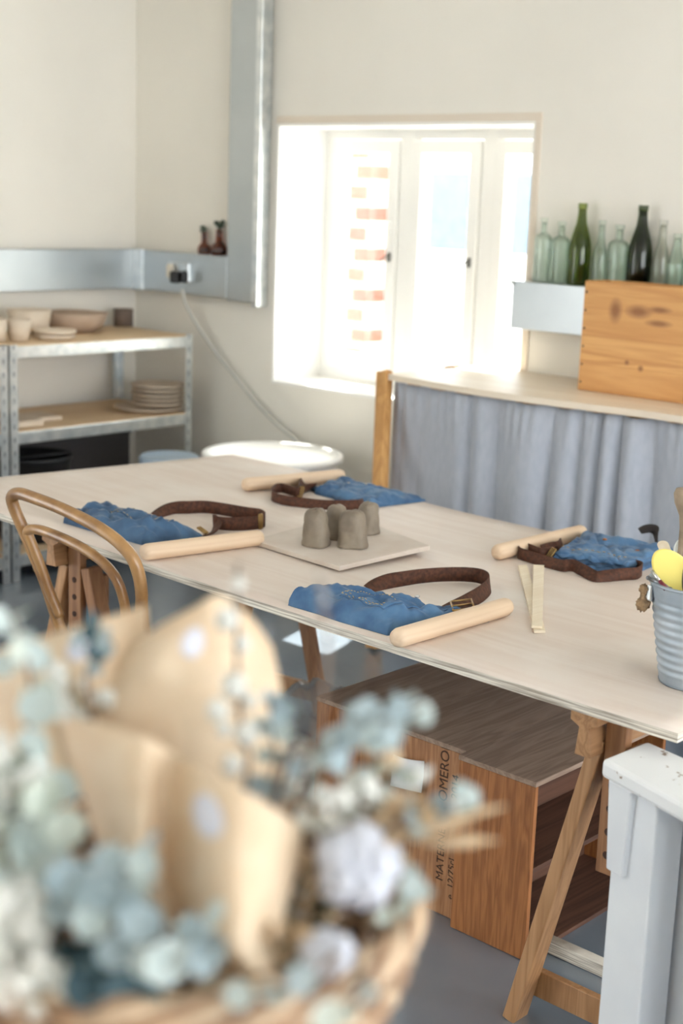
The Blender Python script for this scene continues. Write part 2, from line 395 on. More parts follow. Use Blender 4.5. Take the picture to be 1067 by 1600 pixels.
m_willowd = mat('willow_dark', (104, 82, 66), .8, var=.3, vscale=30)
m_winglass = glass('window_glass', (250, 252, 252), .03)
m_bclear = glass('clear_bottle_glass', (245, 250, 247), .02)
m_bgrey = glass('pale_bottle_glass', (246, 247, 244), .02)
m_bgreen = glass('green_bottle_glass', (196, 206, 150), .03)
m_bdark = glass('dark_green_bottle_glass', (148, 160, 132), .03)
m_brownglass = glass('brown_bottle_glass', (206, 150, 110), .04)
m_plastic = glass('clear_plastic_sheet', (250, 252, 253), .10, .12)
_nt = m_plastic.node_tree; _d = _nt.nodes.new('ShaderNodeBsdfTranslucent'); _d.inputs[0].default_value = (.9, .93, .95, 1); _x = _nt.nodes.new('ShaderNodeMixShader'); _x.inputs[0].default_value = .22
_o = _nt.nodes['Material Output']; _p = _o.inputs[0].links[0].from_socket; _nt.links.new(_p, _x.inputs[1]); _nt.links.new(_d.outputs[0], _x.inputs[2]); _nt.links.new(_x.outputs[0], _o.inputs[0])
m_plant = mat('dark_leaf', (44, 62, 46), .5)

# ------------------------------------------------------------------ the room
LX, BY, H = -5.575, 4.50, 3.0
FY, RX = -3.2, 3.6
def struct(name, mb, m, label=None):
    o = mb.build(name, m); o['kind'] = 'structure'
    if label: o['label'] = label
    return o
struct('floor', MB().box((LX-.2, FY, -.1), (RX, BY+.4, 0)), m_floor, 'grey painted concrete floor')
struct('ceiling', MB().box((LX-.2, FY, H), (RX, BY+.4, H+.15)), m_wall, 'white ceiling')
struct('wall_left', MB().box((LX-.2, -.7, 0), (LX, BY+.4, H)).box((LX-.2, FY, 0), (LX, -2.9, H)).box((LX-.2, -2.9, 2.6), (LX, -.7, H)), m_wall, 'cream plaster wall behind the steel shelves')
struct('wall_front', MB().box((LX-.2, FY-.15, 0), (RX, FY, H)), m_wall, 'cream plaster wall behind the camera')
struct('wall_right', MB().box((RX, FY, 0), (RX+.15, -1.4, H)).box((RX, -1.4, 2.7), (RX+.15, 4.3, H)).box((RX, 1.0, 0), (RX+.15, 1.3, 2.7)).box((RX, -1.4, 0), (RX+.15, 1.0, .9)), m_wall, 'cream plaster wall with wide openings on the right of the room')
wx0, wx1, wz0, wz1 = -4.608, -3.236, .816, 1.945
D = BY+.40
mb = MB()
mb.box((LX, BY, 0), (wx0, D, H)); mb.box((wx1, BY, 0), (RX, D, H)); mb.box((wx0, BY, 0), (wx1, D, wz0)); mb.box((wx0, BY, wz1), (wx1, D, H))
struct('wall_back', mb, m_wall, 'cream plaster wall with the deep window recess')
# board lining of the recess, its thin edge showing round the opening
mb = MB()
mb.box((wx1, BY-.006, wz0), (wx1+.028, BY, wz1), .002); mb.box((wx0-.0, BY-.006, wz1), (wx1+.028, BY, wz1+.03), .002)
struct('trim_1', mb, mat('trim_paint', (228, 216, 200), .6), 'thin painted edge round the window opening')
# white boards lining the recess
mb = MB(); lt = .012
mb.box((wx0, BY+.001, wz0), (wx1, BY+.30, wz0+lt)); mb.box((wx0, BY+.001, wz1-lt), (wx1, BY+.30, wz1))
mb.box((wx0, BY+.001, wz0+lt), (wx0+lt, BY+.30, wz1-lt)); mb.box((wx1-lt, BY+.001, wz0+lt), (wx1, BY+.30, wz1-lt))
struct('trim_2', mb, m_white, 'white boards lining the window recess')
# window frame: outer frame, two mullions, three lights
fy0, fy1 = BY+.30, BY+.375
mb = MB()
mb.box((wx0+.001, fy0, wz0+.001), (wx0+.05, fy1, wz1-.001), .005); mb.box((wx1-.05, fy0, wz0+.001), (wx1-.001, fy1, wz1-.001), .005)
mu = [-4.118, -3.675]
for x in mu: mb.box((x-.035, fy0, wz0+.001), (x+.035, fy1, wz1-.001), .005)
for a, b in ((wx0+.05, mu[0]-.035), (mu[0]+.035, mu[1]-.035), (mu[1]+.035, wx1-.05)):
    mb.box((a-.006, fy0+.001, wz0+.001), (b+.006, fy1-.001, wz0+.055)); mb.box((a-.006, fy0+.001, wz1-.05), (b+.006, fy1-.001, wz1-.001))
win = struct('window_1', mb, m_white, 'white three-light casement window in a deep recess'); WL[win.name] = Vector((0, 0, 0))
edges = [wx0+.05, mu[0]-.035, mu[0]+.035, mu[1]-.035, mu[1]+.035, wx1-.05]
for k in range(3):
    a, b = edges[2*k], edges[2*k+1]; z0, z1 = wz0+.055, wz1-.05
    c = MB(); y0, y1 = fy0-.012, fy1-.012; fw = .058
    c.box((a+.004, y0, z0+.004), (a+fw, y1, z1-.004), .006); c.box((b-fw, y0, z0+.004), (b-.004, y1, z1-.004), .006)
    c.box((a+fw-.007, y0+.001, z0+.005), (b-fw+.007, y1-.001, z0+fw+.02)); c.box((a+fw-.007, y0+.001, z1-fw), (b-fw+.007, y1-.001, z1-.005))
    s = c.build('casement', m_white, win); WL[s.name] = Vector((0, 0, 0))
    MB().box((a+fw-.003, y0+.035, z0+fw+.017), (b-fw+.003, y0+.039, z1-fw+.003)).build('pane', m_winglass, s)
    hx = (b-.03) if k != 1 else (b-.03)
    h = MB(); h.box((hx-.008, y0-.008, 1.375), (hx+.008, y0-.001, 1.415), .002); h.bar((hx, y0-.02, 1.402), (hx-.035, y0-.026, 1.375), .009, .007, bev=.002); h.bar((hx, y0-.006, 1.40), (hx, y0-.022, 1.40), .009, .009, bev=.002)
    h.build('handle', mat('dark_handle', (120, 118, 112), .4, .6), s)
# outdoors: pale yard, blue wall beyond, brick pier beside the window
struct('ground', MB().box((-45, BY+.4, -.25), (10, 40, -.05)), mat('pale_concrete', (222, 220, 214), .9), 'sunlit pale yard outside the window')
def brickm():
    m = bpy.data.materials.new('red_brick'); m.use_nodes = True; nt = m.node_tree; L = nt.links; N = nt.nodes.new
    b = nt.nodes['Principled BSDF']; b.inputs['Roughness'].default_value = .9
    tc = N('ShaderNodeTexCoord'); mp = N('ShaderNodeMapping'); L.new(tc.outputs['Object'], mp.inputs[0]); mp.inputs['Rotation'].default_value = (PI/2, 0, 0)
    k = N('ShaderNodeTexBrick'); L.new(mp.outputs[0], k.inputs['Vector']); k.inputs['Scale'].default_value = 1
    k.inputs['Color1'].default_value = lin((112, 62, 50))+(1,); k.inputs['Color2'].default_value = lin((126, 84, 70))+(1,); k.inputs['Mortar'].default_value = lin((176, 170, 162))+(1,)
    k.inputs['Brick Width'].default_value = .225; k.inputs['Row Height'].default_value = .098; k.inputs['Mortar Size'].default_value = .018
    L.new(k.outputs[0], b.inputs['Base Color']); return m
bx0 = PY(548, 400, 5.25).x; bx1 = PY(579, 300, 5.25).x
props(MB().box((bx0-.25, 5.25, -.05), (bx1, 5.6, 2.6)).build('brick_pier', brickm(), loc=(bx0, 5.25, -.05)), 'red brick pier with pale mortar seen through the left pane', 'pier')
bw = [PY(600, 392, 13.0), PY(668, 268, 13.0)]
props(MB().box((-24, 13, -.05), (-3, 13.15, bw[1].z), .01).build('boundary_wall', mat('blue_grey_render', (98, 120, 140), .9, var=.1), loc=(-13, 13, -.05)), 'long blue-grey boundary wall seen across the yard through the window', 'wall')
lwz = PY(668, 391, 11.0).z
props(MB().box((-20, 11, -.05), (-3, 11.2, lwz), .01).build('garden_wall', mat('white_render', (236, 234, 228), .9), loc=(-11, 11, -.05)), 'low white wall in the yard below the blue-grey wall seen through the window', 'wall')
# ------------------------------------------------------------------ steel cable trunking on both walls
td = .055
t = thing('wall_trunking', 'galvanised steel trunking running along the left wall above the shelves', 'trunking', (LX, 2.7, 1.175))
MB().box((LX+.001, 2.1, 1.175), (LX+td, BY-.001, 1.363), .003).build('run', m_trunk, t)
MB().box((LX+td-.002, BY-td-.012, 1.170), (LX+td+.075, BY-td+.004, 1.367), .002).build('joint_strap', m_galv, t)
t = thing('rear_trunking', 'galvanised steel trunking on the back wall carrying the socket and two brown bottles', 'trunking', (-5.2, BY, 1.175))
MB().box((LX+td+.001, BY-td, 1.175), (-4.859, BY-.001, 1.363), .003).build('run', m_trunk, t)
t = thing('trunking_riser', 'wide galvanised steel riser from the trunking up to the ceiling left of the window', 'trunking', (-4.76, BY, 1.15))
MB().box((-4.857, BY-td, 1.167), (-4.684, BY-.001, H-.005), .003).build('riser_body', m_trunk, t)
MB().box((-4.683, BY-td-.012, 1.152), (-4.645, BY-.001, H-.005), .003).build('lid_edge', m_galv, t)
b2 = thing('short_trunking', 'short galvanised trunking right of the window carrying the row of bottles', 'trunking', (wx1, BY, 1.184))
MB().box((wx1+.004, BY-.095, 1.184), (-1.2, BY-.001, 1.361), .003).build('run', m_trunk, b2)
e = MB(); e.box((wx1-.004, BY-.1, 1.346), (wx1+.016, BY-.096, 1.364), .003); e.build('end_cap', m_galv, b2)
# power socket with plug and its flex
sk = thing('power_socket', 'metal double socket on the trunking with a black plug pushed in', 'socket', PY(285, 440, BY-td))
c = PY(283, 425, BY-td)
MB().box((c.x-.075, BY-td-.02, c.z-.045), (c.x+.075, BY-td+.001, c.z+.045), .005).build('face_plate', m_galv, sk)
MB().box((c.x-.06, BY-td-.045, c.z-.03), (c.x-.02, BY-td-.02, c.z+.035), .01).build('adaptor', mat('cream_plastic', (224, 216, 200), .5), sk)
pl = MB(); pl.box((c.x-.018, BY-td-.06, c.z-.05), (c.x+.03, BY-td-.02, c.z+.005), .01); pl.build('plug', m_black, sk)
MB().box((c.x+.05, BY-td-.05, c.z-.045), (c.x+.075, BY-td-.02, c.z+.01), .008).build('plug', m_black, sk)
pts = [PY(*q) for q in ((284, 452, BY-td-.045), (290, 475, BY-.09), (306, 505, BY-.07), (335, 548, BY-.05), (370, 592, BY-.04), (405, 635, BY-.04), (438, 668, BY-.045), (462, 688, BY-.05), (480, 715, BY-.06))]
pts += [pts[-1]+Vector((.05, 0, -.2)), Vector((pts[-1].x+.08, BY-.06, .012))]
props(MB().tube(cat(pts, 8), .0075, 8).build('power_cable', mat('grey_flex', (196, 196, 190), .5), loc=pts[-1]), 'pale grey flex hanging from the plug down behind the white tub', 'cable')
# two small brown bottles with sprigs on the trunking
def brown_bottle(cx, cz_top, r, h, label, leaf):
    p = PY(cx, 396, BY-td*.5); t = thing('brown_bottle', label, 'bottle', (p.x, p.y, 1.363), 'brown bottles on the trunking')
    z = 1.364; c = (p.x, p.y-.004, z)
    pr = [(0, 0), (r*.9, 0), (r, .006), (r, h*.3), (r*.75, h*.42), (r*.45, h*.52), (r*.42, h*.95), (r*.5, h), (r*.36, h), (r*.36, h*.5), (r*.9, h*.3), (r*.9, .006), (0, .005)]
    MB().lathe(pr, c, 20).build('bottle_glass', m_brownglass, t)
    MB().lathe([(0, .006), (r*.85, .006), (r*.85, h*.28), (0, h*.28)], c, 16).build('water', mat('dark_liquid', (70, 34, 22), .2), t)
    f = MB(); top = Vector((c[0], c[1], z+h))
    for (dx, dz, s) in leaf:
        q = top+Vector((dx, 0, dz)); f.tube([top-Vector((0, 0, .03)), top+Vector((dx*.4, 0, dz*.6)), q], .0025, 6)
        f.ball(q, s, sub=2, sc=(1.3, .5, .7), rough=.4)
    f.build('sprig', m_plant, t)
brown_bottle(320, 352, .030, .10, 'shorter brown bottle with a small dark sprig, left on the trunking', [(-.012, .02, .014), (.006, .012, .012), (-.02, .005, .010)])
brown_bottle(343, 337, .036, .115, 'taller brown bottle with a dark leafy sprig beside the steel riser', [(-.02, .03, .014), (.012, .022, .016), (.022, .036, .012), (.0, .018, .016)])

# ------------------------------------------------------------------ steel shelves with pottery
SX = -4.978
def shelf_unit(y0, y1, label, levels):
    t = thing('steel_shelf_unit', label, 'shelves', (SX, (y0+y1)/2, 0), 'steel shelf units by the left wall')
    xb = SX-.54
    for (x, y, sx, sy) in ((SX, y0, -1, 1), (SX, y1, -1, -1), (xb, y0, 1, 1), (xb, y1, 1, -1)):
        p = MB(); p.box((x, y, 0), (x+sx*.003, y+sy*.038, 1.005)); p.box((x, y, 0), (x+sx*.04, y+sy*.003, 1.005))
        for k in range(18):
            z = .05+k*.055
            p.box((x-sx*.0012, y+sy*.016, z), (x+sx*.001, y+sy*.024, z+.02), .0005, 1)
        p.build('upright', [m_galv, mat('slot_dark', (140, 148, 156), .6)], t)
    for z in levels:
        MB().box((SX-.002, y0+.03, z-.055), (SX-.012, y1-.03, z-.004), .003).build('beam', m_galv, t)
        MB().box((xb+.002, y0+.03, z-.055), (xb+.012, y1-.03, z-.004), .003).build('beam', m_galv, t)
        MB().box((xb+.004, y0+.004, z-.055), (SX-.004, y0+.012, z-.004), .003).build('beam', m_galv, t)
        MB().box((xb+.004, y1-.012, z-.055), (SX-.004, y1-.004, z-.004), .003).build('beam', m_galv, t)
        MB().box((xb+.006, y0+.006, z-.01), (SX-.006, y1-.006, z), .001).build('shelf_board', m_shelfwood, t)
    return t
shelf_unit(3.365, 4.352, 'steel shelf unit with plywood boards standing in the corner by the window', (1.002, .645, .12))
shelf_unit(2.36, 3.355, 'second steel shelf unit cut off at the left edge of view', (1.002, .645, .12))
def lathe_thing(name, label, cat_, c, prof, m, group=None, n=28):
    o = MB().lathe(prof, c, n).build(name, m, loc=c); return props(o, label, cat_, group)
def cup(h, r0, r1, w_=.006): return [(0, 0), (r0, 0), (r1, h), (r1-w_, h), (r0-w_, .008), (0, .008)]
Z1 = 1.003
def onsh(px, x, z=Z1):
    """point of the shelf board at depth x whose sight line runs through image column px"""
    lo, hi = 380, 760
    for i in range(40):
        m_ = (lo+hi)/2
        if PX(px, m_, x).z > z: lo = m_
        else: hi = m_
    p = PX(px, lo, x); return (p.x, p.y, z)
lathe_thing('clay_cup', 'pale clay cup cut off at the left edge, top steel shelf', 'cup', onsh(-8, -5.16), cup(.095, .042, .052), m_bisque, 'raw clay cups')
lathe_thing('clay_cup', 'pale flared clay cup in front of the bowl on the top steel shelf', 'cup', onsh(30, -5.14), cup(.088, .038, .052), m_bisque, 'raw clay cups')
lathe_thing('clay_bowl', 'pale clay bowl standing behind the flared cup', 'bowl', onsh(46, -5.33), [(0, 0), (.06, 0), (.085, .04), (.098, .11), (.090, .11), (.078, .045), (.05, .01), (0, .01)], m_bisque)
lathe_thing('clay_basin', 'wide brownish clay bowl behind the stacked dishes', 'bowl', onsh(118, -5.36), [(0, 0), (.08, 0), (.125, .03), (.15, .085), (.142, .087), (.115, .036), (.07, .01), (0, .01)], m_bisqued)
c = onsh(86, -5.13)
for k, r in enumerate((.088, .092)):
    lathe_thing('clay_dish', ('lower', 'upper')[k]+' of two pale clay dishes stacked right of the cup', 'dish', (c[0], c[1], Z1+k*.0205), [(0, 0), (r*.8, 0), (r, .010), (r, .018), (r*.94, .020), (r*.85, .011), (0, .01)], m_bisque, 'stacked clay dishes')
c = onsh(193, -5.455)
props(MB().lathe(cup(.082, .047, .047), c, 32).build('clay_cylinder', m_greyclay, loc=c), 'small dark clay cylinder at the corner end of the top shelf', 'pot')
c = PZ(246, 640, .646)
for k in range(6):
    r = .160 if k == 0 else .120+.004*(k % 2)
    cc = (c.x+(.0 if k else -.02), c.y+(.0 if k else -.035), .646+(.0 if k == 0 else .0012+.0205*k))
    lathe_thing('clay_plate', ('wide pale clay plate under the whole stack on the middle shelf' if k == 0 else ['', 'lowest', 'second lowest', 'middle', 'second from top', 'topmost'][k]+' small plate of the stack on the middle shelf'), 'plate', cc, [(0, 0), (r*.60, 0), (r*.64, .004), (r*.80, .006), (r, .0145), (r, .0185), (r*.97, .0195), (r*.78, .0112), (0, .0112)], m_bisque, 'stacked clay plates')
for k, (px, py) in enumerate(((30, 664), (60, 655))):
    c = PZ(px, py, .646)
    props(MB().box((c.x-.09, c.y-.085, .6465), (c.x+.07, c.y+.075, .672-.008*k), .002).build('clay_tile', m_bisque, loc=(c.x, c.y, .646)), ('thicker pale slab against the upright on the middle shelf', 'thinner pale slab on the middle shelf right of the thicker slab')[k], 'tile', 'slabs on the middle shelf')
c = PZ(70, 745, .55); c = Vector((-5.2, 3.62, .121))
t = thing('black_tub', 'black plastic tub on the lowest steel shelf behind the table', 'tub', c)
MB().lathe([(0, 0), (.14, 0), (.17, .36), (.178, .36), (.178, .375), (.163, .375), (.135, .01), (0, .01)], c, 32).build('body', m_black, t)
MB().tube([c+Vector((.172*math.sin(a), .172*math.cos(a), .365+.035*math.sin(max(0, 1-abs(a-1.6)/1.5)*PI/2))) for a in np.linspace(.1, 3.1, 16)], .004, 6).build('handle', m_black, t)
props(MB().box((-5.50, 3.43, .122), (-5.36, 4.30, .52), .01).box((-5.505, 3.425, .50), (-5.355, 4.305, .54), .006).build('shade_box', mat('shade_grey', (72, 70, 72), .6), loc=(-5.43, 3.86, .121)), 'long dark grey box standing in for the shade at the back of the lowest shelf behind the black tub', 'box')  # dark block added where the back of the lowest shelf lies in shade
c = Vector((-5.2, 4.12, .121)); mb = MB()
for k in range(6): mb.ball(c+Vector((random.Random(k).uniform(-.07, .07), random.Random(k+9).uniform(-.09, .09), (.09+.03*(k % 3)))), .08, sub=3, rough=.5, freq=12, sc=(1, 1, 1))
props(mb.build('dark_bag', m_dark, loc=c), 'crumpled dark bag on the lowest shelf behind the blue lid', 'bag')

# ------------------------------------------------------------------ tub and lidded bucket on the floor by the window
c = Vector((-4.17, 4.09, 0))
t = thing('white_tub', 'large round white plastic tub on a stand below the window', 'tub', c)
MB().lathe([(0, .30), (.245, .30), (.27, .56), (.272, .575), (.292, .578), (.292, .60), (.27, .604), (.258, .56), (.232, .315), (0, .312)], c, 48).build('basin', m_tub, t)
MB().lathe([(0, .0), (.19, 0), (.19, .02), (.05, .04), (.05, .28), (.2, .299), (0, .2995)], c, 32).build('stand', m_galv, t)
MB().lathe([(0, .45), (.24, .45), (.24, .452), (0, .452)], c, 40).build('water', mat('milky_water', (236, 234, 230), .25), t)
c = Vector((-4.80, 4.07, 0))
t = thing('lidded_bucket', 'white bucket with a pale blue lid between the shelf and the white tub', 'bucket', c)
MB().lathe([(0, 0), (.105, 0), (.125, .46), (0, .46)], c, 36).build('body', m_tub, t)
MB().lathe([(0, .462), (.130, .462), (.134, .468), (.134, .492), (.126, .500), (.118, .494), (0, .494)], c, 40).build('lid', m_bluelid, t)

# ------------------------------------------------------------------ bench with curtain, crate and bottles
t = thing('workbench', 'long pale-topped bench under the window corner with a linen skirt', 'bench', (-2.6, 4.2, 0))
bz = 1.016
P_ = []
for i in range(31):
    x = -3.445+i*(2.0)/30; yf = 3.965-.055*math.sin(PI*min(1, max(0, i/16.)))*(1-.3*i/30); P_.append((x, yf))
top = [Vector((x, y, bz)) for x, y in P_]+[Vector((-1.445, BY-.001, bz)), Vector((-3.445, BY-.001, bz))]
MB().prism(top, (0, 0, -.022)).build('bench_top', m_bench, t)
MB().box((-3.40, 4.06, .93), (-1.5, 4.09, bz-.023), .002).build('rail', m_oak, t)
for x in (-3.38, -1.55):
    for y in (4.05, 4.36): MB().box((x-.025, y-.025, 0), (x+.025, y+.025, bz-.023), .003).build('leg', m_oak, t)
rows = []
NS = 340
def fold(s, zf):
    """deep rounded pleats with narrow valleys on the right part, nearly flat on the left"""
    fl = .16+.84*sst((s-.13)/.12)
    ph = PI*(s*15+.55*math.sin(s*11+.6)+.30*math.sin(s*27)+.25*(1-zf)*math.sin(s*19))
    rid = abs(math.sin(ph))**.75
    y = -.085*fl*rid*(.32+.68*(1-zf)**.6)*(.75+.25*math.sin(s*37+1))+.022*fl
    y += .0035*math.sin(2*PI*s*38+2*math.sin(s*40))*sst((zf-.80)/.2)
    y += .012*math.sin(2*PI*s*2.1+2*(1-zf))*(1-zf)
    return y
for j in range(26):
    zf = j/25; z = .025+(bz-.030-.025)*zf; row = []
    for i in range(NS+1):
        s = i/NS; x = -3.437+1.9*s
        i2 = s*1.9/2.0*30; yf = 3.965-.055*math.sin(PI*min(1, max(0, i2/16.)))*(1-.3*i2/30)
        row.append(Vector((x, yf+.028+fold(s, zf)+.012*(1-zf)*math.sin(7*s), z+(.0 if zf < 1 else .002*math.sin(90*s)))))
    rows.append(row)
MB().grid(rows, .0015).build('skirt_curtain', m_curtain, t)['label'] = 'gathered blue-grey linen skirt'
# wooden trestle end standing at the bench's left end
t = thing('wooden_end_frame', 'honey-coloured wooden end frame with splayed legs against the bench end', 'frame', (-3.50, 4.15, 0))
MB().box((-3.515, 3.965, 1.018), (-3.45, 4.40, 1.062), .004).build('top_bar', m_oak, t)
MB().bar((-3.482, 3.99, 1.02), PY(592, 770, 3.82)*1.0, .045, .03, side=(0, 1, 0), bev=.003).build('leg', m_oak, t)
fa = Vector((-3.482, 3.985, 1.02)); fb = PY(594, 756, 3.93); fe = fa+(fb-fa)*(1.012/(1.02-fb.z))
bpy.data.objects.remove(list(t.children)[-1])
MB().bar(fa, fe, .05, .04, side=(0, 1, 0), bev=.003).build('leg', m_oak, t)
MB().bar((-3.482, 4.38, 1.02), (fe.x+.02, 4.37, .008), .05, .04, side=(0, 1, 0), bev=.003).build('leg', m_oak, t)
MB().box((fe.x+.06, 3.99, .28), (fe.x+.085, 4.38, .33), .003).build('stretcher', m_oak, t)
# pine box
cx0 = PZ(902, 609, bz); cy = cx0.y
t = thing('pine_box', 'large knotty pine box standing on the bench in front of the bottles', 'box', (cx0.x, cy, bz))
bw_, bh, bd = .86, .378, .15
MB().box((cx0.x, cy, bz+.001), (cx0.x+bw_, cy+.014, bz+bh), .002).build('front_panel', m_crate, t)
o = MB(); o.box((cx0.x, cy+.014, bz+.001), (cx0.x+.014, cy+bd, bz+bh), .002); o.box((cx0.x+bw_-.014, cy+.014, bz+.001), (cx0.x+bw_, cy+bd, bz+bh), .002); o.build('side_panel', m_crate, t)
MB().box((cx0.x+.014, cy+bd-.012, bz+.001), (cx0.x+bw_-.014, cy+bd, bz+bh), .002).build('rear_panel', m_crate, t)
MB().box((cx0.x+.014, cy+.014, bz+.001), (cx0.x+bw_-.014, cy+bd-.012, bz+.014)).build('bottom_panel', m_crate, t)
for k in range(6):
    MB().lathe([(0, 0), (.004, 0), (.004, .0015), (0, .0015)], (0, 0, 0), 10).bm.free()
    n_ = MB(); n_.ball((cx0.x+.010, cy-.0005, bz+.03+k*.062), .0045, sub=1, sc=(1, .4, 1)); n_.build('nail_head', m_black, t)
# bottles
def bottle(px, kind, h, r, label, m, sq=1.0):
    p = PY(px, 437, BY-.045); z = 1.3615; c = (p.x, BY-.05, z)
    t = thing('glass_bottle', label, 'bottle', c, 'old glass bottles on the trunking')
    w_ = .0025
    if kind == 'wine': pr = [(r*.96, 0), (r, .006), (r, h*.42), (r*.92, h*.52), (r*.70, h*.64), (r*.46, h*.76), (r*.38, h*.86), (r*.36, h*.93)]
    elif kind == 'flask': pr = [(r*.97, 0), (r, .004), (r, h*.66), (r*.96, h*.70), (r*.72, h*.74), (r*.40, h*.765), (r*.36, h*.80), (r*.36, h*.93)]
    elif kind == 'slim': pr = [(r*.97, 0), (r, .004), (r, h*.45), (r*.86, h*.55), (r*.55, h*.68), (r*.46, h*.8), (r*.44, h*.93)]
    else: pr = [(r*.97, 0), (r, .004), (r, h*.44), (r*1.02, h*.5), (r*.85, h*.58), (r*.62, h*.72), (r*.5, h*.84), (r*.48, h*.93)]
    inner = [(max(.002, q-w_), z_+(.003 if i == 0 else 0)) for i, (q, z_) in enumerate(pr)]
    MB().lathe([(0, 0)]+pr+inner[::-1]+[(0, .004)], c, 32, sx=sq, sy=.7 if kind == 'flask' else 1).build('bottle_body', m, t)
    rn = pr[-1][0]
    MB().lathe([(rn-w_, h*.93), (rn*1.0, h*.93), (rn*1.12, h*.935), (rn*1.14, h*.99), (rn*1.05, h), (rn-w_, h)], c, 24, sx=sq if kind != 'flask' else 1).build('lip', m, t)
    return t
bottle(846, 'flask', .235, .036, 'clear flat-shouldered bottle nearest the window', m_bclear)
bottle(874, 'flask', .225, .038, 'clear wide bottle between the first bottle and the green bottle', m_bclear)
bottle(904, 'wine', .292, .041, 'mid green wine bottle showing light through its shoulder', m_bgreen)
bottle(936, 'slim', .235, .028, 'clear slim bottle just right of the mid green bottle', m_bclear)
bottle(964, 'flask', .222, .042, 'clear broad bottle left of the very dark green bottle', m_bclear)
bottle(998, 'wine', .292, .043, 'very dark green wine bottle, second tall bottle from the window', m_bdark)
bottle(1031, 'slim', .245, .030, 'colourless slim bottle right of the dark green bottle', m_bgrey)
bottle(1055, 'beer', .200, .029, 'short greenish bottle with a bulging shoulder', m_bclear)
bottle(1078, 'beer', .205, .030, 'greenish bottle cut off at the right edge', m_bclear)

# ------------------------------------------------------------------ the big ply table top and its trestles
nx, ny = 40, 16
def tp(i, j):
    x = TX0+TL*i/nx - .0098*TW*j/ny; y = TY0+TW*j/ny+(TL*i/nx)*.0098
    return Vector((x, y, tz(x, y)))
mb = MB(); V0 = [[mb.bm.verts.new(tp(i, j)) for j in range(ny+1)] for i in range(nx+1)]
V1 = [[mb.bm.verts.new(tp(i, j)-Vector((0, 0, .018))) for j in range(ny+1)] for i in range(nx+1)]
for i in range(nx):
    for j in range(ny):
        f = mb.bm.faces.new((V0[i][j], V0[i+1][j], V0[i+1][j+1], V0[i][j+1])); f.smooth = True
        f = mb.bm.faces.new((V1[i][j], V1[i][j+1], V1[i+1][j+1], V1[i+1][j])); f.smooth = True
for i in range(nx):
    for a in (0, ny):
        f = mb.bm.faces.new((V0[i][a], V0[i+1][a], V1[i+1][a], V1[i][a])); f.material_index = 1
for j in range(ny):
    for a in (0, nx):
        f = mb.bm.faces.new((V0[a][j], V0[a][j+1], V1[a][j+1], V1[a][j])); f.material_index = 1
props(mb.build('plywood_table_top', [m_ply, m_plyedge], loc=(TX0+TL/2, TY0+TW/2, .73)), 'large pale plywood table top laid across two wooden trestles', 'table')

def trestle(xc, label, turn=0):
    y0, y1 = TY0+.045, TY0+1.10
    t = thing('trestle', label, 'trestle', (xc, y0, 0), 'beech trestles under the table top'); t.rotation_euler.z = turn
    za, zb = tz(xc, y0)-.019, tz(xc, y1)-.019
    # T-shaped beam
    pf = lambda y, z: [Vector((xc-.030, y, z)), Vector((xc+.030, y, z)), Vector((xc+.030, y, z-.026)), Vector((xc+.012, y, z-.036)), Vector((xc+.020, y, z-.092)), Vector((xc-.016, y, z-.092)), Vector((xc-.010, y, z-.036)), Vector((xc-.030, y, z-.026))]
    MB().prism(pf(y0, za), (0, y1-y0, zb-za), bev=.002).build('beam', m_beechy, t)
    xa = xc+.045
    for y, zt in ((y0+.055, za), (y1-.10, zb)):
        p = MB(); p.box((xa-.022, y-.012, .40), (xa+.022, y+.012, zt-.006), .002); po = p.build('adjuster_post', m_beechd, t); WL[po.name] = WL[t.name]
        for k in range(5):
            h = MB(); h.lathe([(0, -.001), (.0065, -.001), (.008, .0), (.0065, .001), (0, .001)], (0, 0, 0), 14)
            h.bm.transform(Matrix.Translation((xa, y-.0125, .44+k*.047)) @ Matrix.Rotation(PI/2, 4, 'X')); h.build('peg_hole', m_ink, po)
        for s in (-1, 1):
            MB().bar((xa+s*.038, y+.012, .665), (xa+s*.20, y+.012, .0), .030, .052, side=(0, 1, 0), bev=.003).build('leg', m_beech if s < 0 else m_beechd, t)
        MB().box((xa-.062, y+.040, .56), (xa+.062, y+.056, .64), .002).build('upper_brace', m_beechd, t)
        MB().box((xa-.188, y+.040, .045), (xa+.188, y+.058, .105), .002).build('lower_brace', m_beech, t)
    return t
trestle(-3.045, 'adjustable beech trestle with a pegged post behind the bentwood chair', .17)
trestle(-1.372, 'adjustable beech trestle at the right end beside the white stool')

# ------------------------------------------------------------------ bentwood chair
def chp(px, py):
    n = Vector((math.sin(-.08), math.cos(-.08), .25)); p0 = Vector((-3.1, 1.94, .88)); d = ray(px, py)
    return EYE + d*(n.dot(p0-EYE)/n.dot(d))
outp = [(92, 975), (72, 914), (54, 869), (36, 826), (22, 793), (19, 776), (30, 771), (56, 779), (90, 792), (126, 809), (157, 826), (184, 846), (205, 869), (216, 895), (221, 925), (223, 975)]
innp = [(100, 962), (84, 923), (68, 878), (54, 843), (50, 829), (64, 826), (90, 834), (126, 850), (157, 869), (180, 891), (193, 914), (201, 942), (203, 966)]
co = [chp(*q) for q in outp]; ci = [chp(*q)+Vector((0, -.012, 0)) for q in innp]
t = thing('bentwood_chair', 'worn bentwood chair with a double hoop back facing the table', 'chair', (-2.66, 2.1, 0))
def down(p, q, z): return p+(p-q)*((z-p.z)/(p-q).z)
sl = down(co[0], co[2], .45); sr = down(co[-1], co[-3], .45); sr = Vector((sr.x*.5+co[-1].x*.5, sr.y, .45))
